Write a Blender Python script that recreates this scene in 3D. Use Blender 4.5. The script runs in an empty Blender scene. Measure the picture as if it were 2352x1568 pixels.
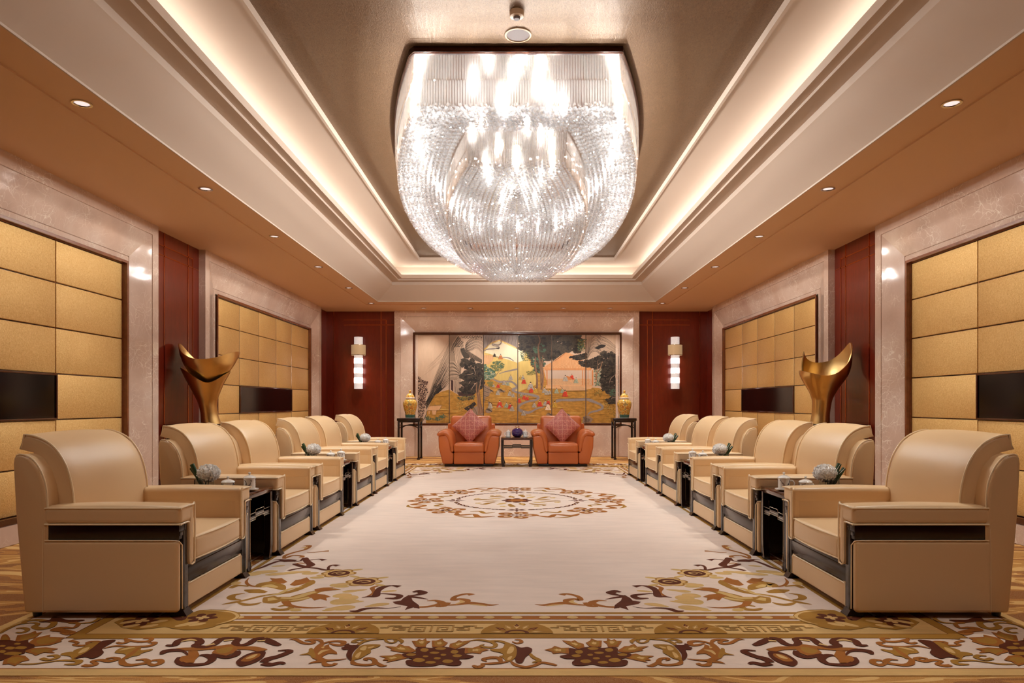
import bpy, bmesh, math, random
from math import sin, cos, pi, radians, sqrt, atan2
from mathutils import Vector, Matrix
import numpy as np
random.seed(7)
sc = bpy.context.scene
COL = sc.collection

# ------------------------------------------------------------------ camera
cam = bpy.data.objects.new('camera', bpy.data.cameras.new('camera'))
COL.objects.link(cam)
cam.location = (0, 0, 1.2); cam.rotation_euler = (pi/2, 0, 0)
cam.data.lens = 24.0; cam.data.sensor_width = 36.0
cam.data.shift_x = -11/2352; cam.data.shift_y = 143/2352
cam.data.clip_start = 0.05
sc.camera = cam
# ------------------------------------------------------------------ world / view
w = bpy.data.worlds.new('world'); sc.world = w; w.use_nodes = True
w.node_tree.nodes['Background'].inputs[0].default_value = (1.0, .72, .5, 1)
w.node_tree.nodes['Background'].inputs[1].default_value = 0.0
sc.view_settings.view_transform = 'Standard'
sc.view_settings.look = 'None'
sc.view_settings.exposure = 0.34
sc.view_settings.gamma = 1.0
sc.view_settings.use_curve_mapping = False
cy = sc.cycles
cy.use_denoising = True
try: cy.denoiser = 'OPENIMAGEDENOISE'
except Exception: pass
cy.max_bounces = 6; cy.diffuse_bounces = 4; cy.glossy_bounces = 3
cy.transmission_bounces = 6; cy.transparent_max_bounces = 10
cy.sample_clamp_indirect = 6.0
cy.caustics_reflective = False; cy.caustics_refractive = False
cy.use_adaptive_sampling = True; cy.adaptive_threshold = 0.08; cy.adaptive_min_samples = 16

# light power knobs
P_BULB = 11.5     # each chandelier bulb (W)
P_COVE = 2.3     # W per metre of cove strip
P_DOWN = 46.0     # each recessed downlight (W)
C_BULB = (.93, .99, 1.0); C_COVE = (1.0, .94, .82); C_DOWN = (1.0, .97, .88)

def lamp(name, kind, loc, power, color, size=.1, size_y=None, rot=(0,0,0), spot=None, blend=.5, parent=None, spread=None):
    l = bpy.data.lights.new(name, kind); l.energy = power; l.color = color
    if kind == 'AREA':
        l.shape = 'RECTANGLE' if size_y else 'DISK'; l.size = size
        if size_y: l.size_y = size_y
        if spread: l.spread = spread
    else:
        l.shadow_soft_size = size
    if kind == 'SPOT': l.spot_size = spot; l.spot_blend = blend
    o = bpy.data.objects.new(name, l); COL.objects.link(o)
    o.location = loc; o.rotation_euler = rot
    if parent: o.parent = parent
    return o

# ------------------------------------------------------------------ materials
def lin(c):
    return tuple(((v/255)/12.92 if v/255 <= .04045 else ((v/255+.055)/1.055)**2.4) for v in c)
def newmat(name):
    m = bpy.data.materials.new(name); m.use_nodes = True
    nt = m.node_tree; return m, nt, nt.nodes['Principled BSDF']
def N(nt, t, **kw):
    n = nt.nodes.new(t)
    for k, v in kw.items(): setattr(n, k, v)
    return n
def coords(nt, scale=(1,1,1), kind='Object', rot=(0,0,0)):
    tc = N(nt, 'ShaderNodeTexCoord'); mp = N(nt, 'ShaderNodeMapping')
    mp.inputs['Scale'].default_value = scale; mp.inputs['Rotation'].default_value = rot
    nt.links.new(tc.outputs[kind], mp.inputs['Vector']); return mp.outputs['Vector']
def noise(nt, vec, scale, detail=3, rough=.5, dist=0):
    n = N(nt, 'ShaderNodeTexNoise'); n.inputs['Scale'].default_value = scale
    n.inputs['Detail'].default_value = detail; n.inputs['Roughness'].default_value = rough
    n.inputs['Distortion'].default_value = dist
    if vec: nt.links.new(vec, n.inputs['Vector'])
    return n.outputs[0]
def ramp(nt, fac, stops, interp='LINEAR'):
    r = N(nt, 'ShaderNodeValToRGB'); cr = r.color_ramp; cr.interpolation = interp
    while len(cr.elements) < len(stops): cr.elements.new(.5)
    for e, (p, c) in zip(cr.elements, stops):
        e.position = p; e.color = (*c, 1) if len(c) == 3 else c
    nt.links.new(fac, r.inputs[0]); return r.outputs[0]
def bump(nt, b, h, strength, dist=.01):
    n = N(nt, 'ShaderNodeBump'); n.inputs['Strength'].default_value = strength
    n.inputs['Distance'].default_value = dist
    nt.links.new(h, n.inputs['Height']); nt.links.new(n.outputs[0], b.inputs['Normal'])
def mixc(nt, fac, a, b, mode='MIX'):
    n = N(nt, 'ShaderNodeMix', data_type='RGBA', blend_type=mode)
    if isinstance(fac, float): n.inputs[0].default_value = fac
    else: nt.links.new(fac, n.inputs[0])
    for i, v in ((6, a), (7, b)):
        if isinstance(v, tuple): n.inputs[i].default_value = (*v, 1)
        else: nt.links.new(v, n.inputs[i])
    return n.outputs[2]
def simple(name, col, rough=.5, metal=0, coat=0, spec=.5, bmp=None, vary=0):
    m, nt, b = newmat(name); c = lin(col)
    b.inputs['Base Color'].default_value = (*c, 1)
    b.inputs['Roughness'].default_value = rough; b.inputs['Metallic'].default_value = metal
    b.inputs['Coat Weight'].default_value = coat; b.inputs['Coat Roughness'].default_value = .05
    b.inputs['Specular IOR Level'].default_value = spec
    if vary:
        v = coords(nt); f = noise(nt, v, vary, 4, .6)
        nt.links.new(ramp(nt, f, [(.3, tuple(x*.82 for x in c)), (.7, tuple(min(1, x*1.12) for x in c))]), b.inputs['Base Color'])
    if bmp:
        v = coords(nt); bump(nt, b, noise(nt, v, bmp[0], 4, .6), bmp[1], bmp[2] if len(bmp) > 2 else .01)
    return m

M = {}
M['leather'] = simple('cream_leather', (229, 194, 149), .36, spec=.5, bmp=(260, .06, .002))
M['piping'] = simple('cream_piping', (250, 226, 188), .3)  # lighter than the leather: highlights on the piping put into its colour
M['darkwood'] = simple('dark_lacquered_wood', (34, 17, 13), .26, coat=.15)
M['brownwood'] = simple('brown_lacquered_wood', (78, 38, 24), .14, coat=.5, vary=12)
M['inlay'] = simple('pale_metal_inlay', (214, 196, 172), .22, metal=.8)
M['orange'] = simple('orange_leather', (196, 104, 52), .33, bmp=(200, .08, .002))
M['plaster'] = simple('plaster', (194, 175, 160), .55)
M['paint'] = simple('ceiling_paint', (220, 178, 138), .7)
M['copper'] = simple('copper_strip', (196, 120, 84), .18, metal=1)
M['black'] = simple('black_screen', (5, 4, 5), .1, spec=.4)
M['blackfoot'] = simple('black_foot', (18, 12, 10), .3)
M['porcelain'] = simple('white_porcelain', (240, 236, 230), .12, coat=.5)
M['inkblue'] = simple('blue_ink', (38, 34, 60), .25)
M['purple'] = simple('violet_glaze', (52, 24, 92), .06, coat=1)
M['greenleaf'] = simple('green_leaf', (44, 76, 44), .35, vary=30)
M['petal'] = simple('white_petal', (255, 252, 249), .8)
M['goldsculpt'] = simple('satin_gold', (222, 186, 122), .3, metal=1)
M['chrome'] = simple('chrome', (210, 205, 200), .12, metal=1)
M['bronze'] = simple('bronze_frame', (70, 40, 26), .25, metal=.9)
M['grey'] = simple('grey_grille', (120, 108, 108), .7, metal=0)
M['beigeplastic'] = simple('beige_plastic', (200, 170, 140), .4)

# glass
m, nt, b = newmat('clear_glass')
b.inputs['Base Color'].default_value = (.95, .97, .96, 1); b.inputs['Roughness'].default_value = .02
b.inputs['Transmission Weight'].default_value = 1; b.inputs['IOR'].default_value = 1.35
M['glass'] = m

# red lacquered veneer
m, nt, b = newmat('red_veneer')
v = coords(nt, (1, 1, .18))
g = noise(nt, v, 26, 5, .6, .6); g2 = noise(nt, coords(nt, (1, 1, .5)), 1.3, 2)
c1 = ramp(nt, g, [(.3, lin((104, 28, 10))), (.7, lin((134, 42, 16)))])
c2 = mixc(nt, g2, c1, lin((98, 26, 10)))
nt.links.new(c2, b.inputs['Base Color']); b.inputs['Roughness'].default_value = .28
b.inputs['Coat Weight'].default_value = .3; b.inputs['Coat Roughness'].default_value = .04
M['veneer'] = m

# marble
m, nt, b = newmat('beige_marble')
v = coords(nt)
d = noise(nt, v, 1.6, 5, .6)
vv = N(nt, 'ShaderNodeVectorMath', operation='MULTIPLY_ADD')
dn = N(nt, 'ShaderNodeTexNoise'); dn.inputs['Scale'].default_value = 2.2; dn.inputs['Detail'].default_value = 4
nt.links.new(v, dn.inputs['Vector'])
nt.links.new(dn.outputs['Color'], vv.inputs[0]); vv.inputs[1].default_value = (.45, .45, .45); nt.links.new(v, vv.inputs[2])
def vein(scale, width, stretch=None):
    vo = N(nt, 'ShaderNodeTexVoronoi', feature='DISTANCE_TO_EDGE'); vo.inputs['Scale'].default_value = scale
    nt.links.new(vv.outputs[0], vo.inputs['Vector'])
    return ramp(nt, vo.outputs[0], [(0, (1, 1, 1)), (width, (0, 0, 0))])
v1 = vein(4.4, .016); v2 = vein(13, .03)
mask = ramp(nt, noise(nt, v, 2.7, 3), [(.42, (0, 0, 0)), (.62, (1, 1, 1))])
base = ramp(nt, d, [(.25, lin((198, 168, 150))), (.5, lin((216, 188, 170))), (.75, lin((230, 208, 192)))])
veins = mixc(nt, 1.0, v1, v2, 'ADD')
vm = mixc(nt, 1.0, veins, mask, 'MULTIPLY')
half = N(nt, 'ShaderNodeMath', operation='MULTIPLY'); half.inputs[1].default_value = .75; nt.links.new(vm, half.inputs[0])
nt.links.new(mixc(nt, half.outputs[0], base, lin((255, 246, 232))), b.inputs['Base Color'])
b.inputs['Roughness'].default_value = .07; b.inputs['Coat Weight'].default_value = .25
M['marble'] = m

# gold foil panels
m, nt, b = newmat('gold_foil_panel')
v = coords(nt); f = noise(nt, v, 90, 3, .6, 1.0)
nt.links.new(ramp(nt, f, [(.3, lin((228, 176, 98))), (.7, lin((255, 218, 146)))]), b.inputs['Base Color'])
b.inputs['Metallic'].default_value = .35; b.inputs['Roughness'].default_value = .42
bump(nt, b, f, .45, .01)
M['goldpanel'] = m
# gold leaf ceiling
m, nt, b = newmat('gold_leaf_ceiling')
v = coords(nt, (1, .35, 1)); f = noise(nt, v, 120, 3, .7, 1.2); f2 = noise(nt, coords(nt), 5, 4, .6)
c1 = ramp(nt, f, [(.3, lin((84, 62, 42))), (.62, lin((134, 104, 76)))])
nt.links.new(mixc(nt, f2, c1, lin((108, 82, 56))), b.inputs['Base Color'])
b.inputs['Metallic'].default_value = .4; b.inputs['Roughness'].default_value = .42
bump(nt, b, f, .4, .006)
M['goldceil'] = m
# fitted carpet of the room
m, nt, b = newmat('flame_carpet')
vec = coords(nt, (.55, 2.3, 1))
f = noise(nt, vec, 1.5, 3, .45, .9)
c = ramp(nt, f, [(0, lin((134, 72, 32))), (.41, lin((188, 130, 62))), (.475, lin((222, 176, 110))), (.50, lin((184, 122, 56))), (.535, lin((138, 74, 32))), (.60, lin((176, 112, 48))), (.655, lin((224, 180, 114)))], 'CONSTANT')
fine = noise(nt, coords(nt), 420, 2)
nt.links.new(mixc(nt, ramp(nt, fine, [(.35, (0, 0, 0)), (.7, (.35, .35, .35))]), c, lin((240, 206, 150))), b.inputs['Base Color'])
b.inputs['Roughness'].default_value = .95; b.inputs['Specular IOR Level'].default_value = .1
bump(nt, b, fine, .5, .004)
M['carpet'] = m
# rug colours
def woolmat(name, col, vary=.12):
    m, nt, b = newmat(name); c = lin(col)
    v = coords(nt, (.35, 1.6, 1)); f = noise(nt, v, 7, 5, .65)
    cc = ramp(nt, f, [(.3, tuple(x*(1-vary) for x in c)), (.7, tuple(min(1, x*(1+vary)) for x in c))])
    fine = noise(nt, coords(nt), 380, 2)
    nt.links.new(cc, b.inputs['Base Color'])
    b.inputs['Roughness'].default_value = .9; b.inputs['Specular IOR Level'].default_value = .15
    bump(nt, b, fine, .35, .003); return m
M['r_field'] = woolmat('wool_rose_beige', (228, 206, 191), .06)
M['r_beige'] = woolmat('wool_straw', (212, 172, 112))
M['r_light'] = woolmat('wool_pale_gold', (206, 170, 108))
M['r_gold'] = woolmat('wool_olive_gold', (162, 116, 48))
M['r_orange'] = woolmat('wool_amber', (160, 98, 42))
M['r_brown'] = woolmat('wool_dark_brown', (92, 44, 24))
M['r_tan'] = woolmat('wool_tan', (176, 134, 76))  # tan yarn of the fret and half medallions
# crystal
def crystal(name, tr, tint, rough=.03, fac=.5, edge=.7):
    m, nt, b = newmat(name); nt.nodes.remove(b)
    out = nt.nodes['Material Output']
    t = N(nt, 'ShaderNodeBsdfTransparent'); t.inputs[0].default_value = (*tint, 1)
    g = N(nt, 'ShaderNodeBsdfGlossy'); g.inputs['Roughness'].default_value = rough; g.inputs[0].default_value = (.8, .785, .78, 1)
    d = N(nt, 'ShaderNodeBsdfTranslucent'); d.inputs[0].default_value = (.74, .715, .70, 1)
    m1 = N(nt, 'ShaderNodeMixShader'); m1.inputs[0].default_value = fac
    nt.links.new(g.outputs[0], m1.inputs[1]); nt.links.new(d.outputs[0], m1.inputs[2])
    m2 = N(nt, 'ShaderNodeMixShader')
    lw = N(nt, 'ShaderNodeLayerWeight'); lw.inputs[0].default_value = .35
    ma = N(nt, 'ShaderNodeMath', operation='MULTIPLY_ADD'); ma.inputs[1].default_value = edge; ma.inputs[2].default_value = 1-tr
    nt.links.new(lw.outputs['Facing'], ma.inputs[0]); nt.links.new(ma.outputs[0], m2.inputs[0]); ma.use_clamp = True
    nt.links.new(t.outputs[0], m2.inputs[1]); nt.links.new(m1.outputs[0], m2.inputs[2])
    nt.links.new(m2.outputs[0], out.inputs['Surface'])
    return m
M['crystal'] = crystal('crystal_ball_glass', .78, (.99, .98, .98), .015, fac=.22, edge=.6)
M['rod'] = crystal('crystal_rod_glass', .84, (1, .945, .90), .05, fac=.20, edge=.26)  # beige tint stands in for the gold ceiling reflected in the rods
def emit(name, col, s):
    m, nt, b = newmat(name)
    b.inputs['Base Color'].default_value = (*lin(col), 1)
    b.inputs['Emission Color'].default_value = (*lin(col), 1); b.inputs['Emission Strength'].default_value = s
    return m
M['bulb'] = emit('lamp_glow', (255, 240, 226), 14)
M['downlens'] = emit('downlight_lens', (236, 230, 232), .75)
M['sconceglass'] = emit('sconce_glass', (255, 240, 234), .9)
M['sconceshade'] = emit('sconce_shade', (214, 184, 140), .28)

# ------------------------------------------------------------------ mesh helpers
def ccw(a):  return a
class MB:
    def __init__(s): s.v = []; s.f = []; s.m = []; s.mats = []
    def mi(s, mat):
        if mat not in s.mats: s.mats.append(mat)
        return s.mats.index(mat)
    def add(s, vs, fs, mat, T=None):
        k = len(s.v); i = s.mi(mat)
        for p in vs:
            p = Vector(p)
            if T is not None: p = T @ p
            s.v.append(tuple(p))
        for f in fs: s.f.append(tuple(k+a for a in f)); s.m.append(i)
        return s
    def box(s, x0, x1, y0, y1, z0, z1, mat, bev=0, T=None, seg=2):
        vs = [(x, y, z) for x in (x0, x1) for y in (y0, y1) for z in (z0, z1)]
        fs = [(0,1,3,2), (4,6,7,5), (0,4,5,1), (2,3,7,6), (0,2,6,4), (1,5,7,3)]
        if bev: vs, fs = bevelled(vs, fs, bev, seg)
        return s.add(vs, fs, mat, T)
    def prism(s, poly, d0, d1, mp, mat, bev=0, seg=2, T=None):
        """poly in (a,b); mp(a,b,d) -> xyz"""
        n = len(poly)
        vs = [mp(a, b, d0) for a, b in poly] + [mp(a, b, d1) for a, b in poly]
        fs = [tuple(range(n))[::-1], tuple(range(n, 2*n))] + [(i, (i+1) % n, (i+1) % n+n, i+n) for i in range(n)]
        if bev: vs, fs = bevelled(vs, fs, bev, seg)
        return s.add(vs, fs, mat, T)
    def tube(s, pts, r, mat, closed=False, seg=6, T=None, caps=True):
        vs, fs = tube_geo(pts, r, closed, seg, caps)
        return s.add(vs, fs, mat, T)
    def lathe(s, prof, mat, n=24, c=(0,0,0), T=None, cap=True):
        vs = []; fs = []
        for (r, z) in prof:
            for k in range(n):
                a = 2*pi*k/n; vs.append((c[0]+r*cos(a), c[1]+r*sin(a), c[2]+z))
        for i in range(len(prof)-1):
            for k in range(n):
                a, b_ = i*n+k, i*n+(k+1) % n
                fs.append((a, b_, b_+n, a+n))
        if cap:
            fs.append(tuple(range(n))[::-1]); fs.append(tuple(range((len(prof)-1)*n, len(prof)*n)))
        return s.add(vs, fs, mat, T)
    def build(s, name, parent=None, smooth=True, ang=38, recalc=True):
        me = bpy.data.meshes.new(name)
        me.from_pydata(s.v, [], s.f)
        for m_ in s.mats: me.materials.append(m_)
        me.polygons.foreach_set('material_index', s.m)
        if recalc:
            bm = bmesh.new(); bm.from_mesh(me)
            bmesh.ops.recalc_face_normals(bm, faces=bm.faces); bm.to_mesh(me); bm.free()
        if smooth:
            me.polygons.foreach_set('use_smooth', [True]*len(me.polygons))
            me.set_sharp_from_angle(angle=radians(ang))
        me.update()
        o = bpy.data.objects.new(name, me); COL.objects.link(o)
        if parent is not None: o.parent = parent
        return o
def bevelled(vs, fs, r, seg=2, ang=20):
    bm = bmesh.new(); bv = [bm.verts.new(p) for p in vs]
    for f in fs:
        try: bm.faces.new([bv[i] for i in f])
        except ValueError: pass
    bmesh.ops.recalc_face_normals(bm, faces=bm.faces)
    bm.edges.ensure_lookup_table()
    es = [e for e in bm.edges if len(e.link_faces) == 2 and e.calc_face_angle(0) > radians(ang)]
    bmesh.ops.bevel(bm, geom=es, offset=r, segments=seg, profile=.5, affect='EDGES', clamp_overlap=True)
    bm.verts.index_update()
    v2 = [tuple(v.co) for v in bm.verts]; f2 = [tuple(v.index for v in f.verts) for f in bm.faces]
    bm.free(); return v2, f2
def tube_geo(pts, r, closed=False, seg=6, caps=True):
    P = [Vector(p) for p in pts]; n = len(P); vs = []; fs = []
    rr = r if isinstance(r, (list, tuple)) else [r]*n
    up = None
    for i in range(n):
        if closed: t = (P[(i+1) % n]-P[i-1])
        else: t = P[min(i+1, n-1)]-P[max(i-1, 0)]
        if t.length < 1e-9: t = Vector((0, 0, 1))
        t.normalize()
        if up is None:
            up = Vector((0, 0, 1)) if abs(t.z) < .9 else Vector((1, 0, 0))
        a = t.cross(up)
        if a.length < 1e-6: a = t.orthogonal()
        a.normalize(); b_ = t.cross(a).normalized(); up = -b_ if (-b_).dot(up) > 0 else b_
        a = t.cross(up).normalized(); b_ = up
        for k in range(seg):
            an = 2*pi*k/seg
            vs.append(tuple(P[i]+(a*cos(an)+b_*sin(an))*rr[i]))
    m_ = n if closed else n-1
    for i in range(m_):
        j = (i+1) % n
        for k in range(seg):
            fs.append((i*seg+k, i*seg+(k+1) % seg, j*seg+(k+1) % seg, j*seg+k))
    if caps and not closed:
        fs.append(tuple(range(seg))[::-1]); fs.append(tuple(range((n-1)*seg, n*seg)))
    return vs, fs
def crom(pts, k=6, closed=False):
    P = [Vector(p) for p in pts]; n = len(P); out = []
    rng = range(n) if closed else range(n-1)
    for i in rng:
        if closed: p0, p1, p2, p3 = P[i-1], P[i], P[(i+1) % n], P[(i+2) % n]
        else: p0, p1, p2, p3 = P[max(i-1, 0)], P[i], P[i+1], P[min(i+2, n-1)]
        for j in range(k):
            t = j/k
            out.append(.5*((2*p1)+(-p0+p2)*t+(2*p0-5*p1+4*p2-p3)*t*t+(-p0+3*p1-3*p2+p3)*t**3))
    if not closed: out.append(P[-1])
    return out
def rbox(x0, x1, y0, y1, z0, z1, r, crown=(0,0,0), k=3, m=6, fn=None):
    """rounded box with optional bulging crown per axis; fn(p)->p post deformation"""
    C = Vector(((x0+x1)/2, (y0+y1)/2, (z0+z1)/2)); H = ((x1-x0)/2, (y1-y0)/2, (z1-z0)/2)
    r = min(r, *H)
    def ticks(h):
        inn = h-r; t = [inn+r*math.tan(radians(45)*i/k) for i in range(k+1)]
        mid = [inn*(-1+2*i/m) for i in range(1, m)] if inn > 1e-6 else []
        return [-a for a in reversed(t)]+mid+t
    T = [ticks(h) for h in H]; idx = {}; vs = []; fs = []
    def vert(p):
        key = tuple(round(c, 6) for c in p)
        if key in idx: return idx[key]
        q = [max(-(H[i]-r), min(H[i]-r, p[i])) for i in range(3)]
        d = Vector([p[i]-q[i] for i in range(3)])
        if d.length > 1e-9: d = d.normalized()*r
        o = [q[i]+d[i] for i in range(3)]
        u = [o[i]/H[i] for i in range(3)]
        for i in range(3):
            if crown[i]:
                a, b_ = u[(i+1) % 3], u[(i+2) % 3]
                o[i] += crown[i]*(1-a*a)*(1-b_*b_)*u[i]
        o = Vector(o)+C
        if fn: o = Vector(fn(o))
        idx[key] = len(vs); vs.append(tuple(o)); return idx[key]
    for ax in range(3):
        a1, a2 = (ax+1) % 3, (ax+2) % 3
        for sgn in (-1, 1):
            for i in range(len(T[a1])-1):
                for j in range(len(T[a2])-1):
                    q = []
                    for (di, dj) in ((0,0), (1,0), (1,1), (0,1)):
                        p = [0, 0, 0]; p[ax] = sgn*H[ax]; p[a1] = T[a1][i+di]; p[a2] = T[a2][j+dj]
                        q.append(vert(p))
                    if len(set(q)) >= 3:
                        qq = []; [qq.append(a) for a in q if a not in qq]
                        fs.append(tuple(qq if sgn > 0 else qq[::-1]))
    return vs, fs
def tag(o, label=None, cat=None, group=None, kind=None):
    if label: o['label'] = label
    if cat: o['category'] = cat
    if group: o['group'] = group
    if kind: o['kind'] = kind
    return o
def empty(name, loc=(0,0,0), rz=0, label=None, cat=None, group=None):
    o = bpy.data.objects.new(name, None); COL.objects.link(o); o.empty_display_size = .1
    o.location = loc; o.rotation_euler = (0, 0, rz); tag(o, label, cat, group); return o
def copy_tree(o, parent=None):
    c = o.copy(); COL.objects.link(c)
    if parent is not None: c.parent = parent
    for ch in list(o.children): copy_tree(ch, c)
    return c
def struct(o): o['kind'] = 'structure'; return o
XZ = lambda a, b, d: (a, d, b)      # profile in xz, extruded along y
YZ = lambda a, b, d: (d, a, b)      # profile in yz, extruded along x
XY = lambda a, b, d: (a, b, d)
# ================================================================== ROOM SHELL
M['framewood'] = simple('chestnut_frame', (132, 74, 44), .2, coat=.4, vary=14)
XM, XW, ZC = 4.26, 4.35, 3.307        # marble face, wood face, soffit height
YB, YBW = 15.47, 15.60                # back marble face, back wood face
YN = -1.6                             # wall behind the camera
# floor
mb = MB(); mb.box(-4.7, 4.7, YN-.2, 15.9, -.1, -.004, M['carpet']); struct(mb.build('floor', smooth=False))
# ceiling : nested rectangular rings
TY = 8.6
def ring(hx, yb, z): return (hx, 2*TY-yb, yb, z)
def ring_pts(r_): hx, y0, y1, z = r_; return [(-hx, y0, z), (hx, y0, z), (hx, y1, z), (-hx, y1, z)]
def band(mb, ra, rb, mat):
    A, B = ring_pts(ra), ring_pts(rb)
    for i in range(4):
        j = (i+1) % 4
        mb.add([A[i], A[j], B[j], B[i]], [(0, 1, 2, 3)], mat)
mb = MB()
outer = [(-4.7, YN-.2, ZC), (4.7, YN-.2, ZC), (4.7, 15.9, ZC), (-4.7, 15.9, ZC)]
r0 = ring(3.21, 14.55, ZC); A = ring_pts(r0)
for i in range(4):
    j = (i+1) % 4; mb.add([outer[i], outer[j], A[j], A[i]], [(0, 1, 2, 3)], M['paint'])
r1 = ring(3.21, 14.55, ZC+.014); r2 = ring(2.90, 14.22, ZC+.014)
band(mb, r0, r1, M['paint']); band(mb, r1, r2, M['paint'])
r2b = ring(2.888, 14.208, ZC+.014); r2c = ring(2.888, 14.208, ZC+.03)
r3 = ring(2.533, 13.853, 3.612)
band(mb, r2, r2b, M['plaster']); band(mb, r2b, r2c, M['plaster']); band(mb, r2c, r3, M['plaster'])
r4 = ring(2.533, 13.853, 3.674); band(mb, r3, r4, M['plaster'])
r5 = ring(2.376, 13.696, 3.676); band(mb, r4, r5, M['plaster'])
r6 = ring(2.376, 13.696, 3.703); band(mb, r5, r6, M['plaster'])
r7 = ring(2.297, 13.617, 3.704); band(mb, r6, r7, M['plaster'])
r8 = ring(2.297, 13.617, 3.775); band(mb, r7, r8, M['plaster'])
r9 = ring(2.325, 13.645, 3.775); band(mb, r8, r9, M['plaster'])
r10 = ring(2.325, 13.645, 3.735); band(mb, r9, r10, M['plaster'])
r11 = ring(2.60, 13.92, 3.735); band(mb, r10, r11, M['plaster'])
r12 = ring(2.60, 13.92, 3.981); band(mb, r11, r12, M['plaster'])
r13 = ring(1.905, 13.225, 3.981); band(mb, r12, r13, M['plaster'])
r14 = ring(1.905, 13.225, 3.966); r15 = ring(1.877, 13.197, 3.966); r16 = ring(1.877, 13.197, 4.03)
band(mb, r13, r14, M['plaster']); band(mb, r14, r15, M['plaster']); band(mb, r15, r16, M['plaster'])
mb.add(ring_pts(r16), [(0, 1, 2, 3)], M['goldceil'])
# slab above
mb.box(-4.7, 4.7, YN-.2, 15.9, 4.08, 4.2, M['paint'])
struct(mb.build('ceiling', smooth=False, recalc=False))
# cove strips (real LED lines lying in the cove, hidden by the lip)
hx, y0, y1, z = ring(2.53, 13.85, 3.75)
for sx in (-1, 1):
    lamp('cove_strip_light', 'AREA', (sx*hx, (y0+y1)/2, z), P_COVE*(y1-y0), C_COVE, .05, y1-y0-.3, rot=(0, pi, 0))
for yy, rx in ((y1, pi), (y0, pi)):
    lamp('cove_strip_light', 'AREA', (0, yy, z), P_COVE*2*hx, C_COVE, 2*hx-.3, .05, rot=(rx, 0, 0))

# walls (structural slabs)
for sx, nm in ((-1, 'wall_left'), (1, 'wall_right')):
    mb = MB(); mb.box(*sorted((sx*(XW+.15), sx*(XW+.35))), YN-.2, 15.9, 0, ZC+.9, M['paint'])
    # wood bays between the marble frames
    for (a, b_) in ((8.05, 9.41), (14.82, YBW), (YN, 2.65)):
        mb.box(*sorted((sx*XW, sx*(XW+.15))), a, b_, 0, ZC, M['veneer'])
    struct(mb.build(nm, smooth=False))
mb = MB(); mb.box(-4.7, 4.7, YBW+.12, YBW+.3, 0, ZC+.9, M['paint'])
for sx in (-1, 1): mb.box(*sorted((sx*2.70, sx*(XW+.02))), YBW, YBW+.12, 0, ZC, M['veneer'])
struct(mb.build('wall_back', smooth=False))
mb = MB(); mb.box(-4.7, 4.7, YN-.2, YN, 0, ZC+.9, M['veneer']); struct(mb.build('wall_front', smooth=False))

# marble portal frames: swept 3-sided profile (inset, depth)
PROF = [(0, 0), (.128, 0), (.130, .012), (.138, .012), (.140, .004), (.450, .094), (.452, .110), (.462, .110), (.464, .094), (.520, .094), (.520, .14)]
def portal(name, u0, u1, vt, mp, prof=PROF, mat=None, back=.0):
    mb = MB(); mat = mat or M['marble']
    prof = [(0, -back)]+list(prof) if back else prof
    def path(k): return [(u0+k, 0), (u0+k, vt-k), (u1-k, vt-k), (u1-k, 0)]
    for (k0, d0), (k1, d1) in zip(prof, prof[1:]):
        a, b_ = path(k0), path(k1)
        for i in range(3):
            mb.add([mp(*a[i], d0), mp(*a[i+1], d0), mp(*b_[i+1], d1), mp(*b_[i], d1)], [(0, 1, 2, 3)], mat)
    return struct(mb.build(name, smooth=False))
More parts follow.
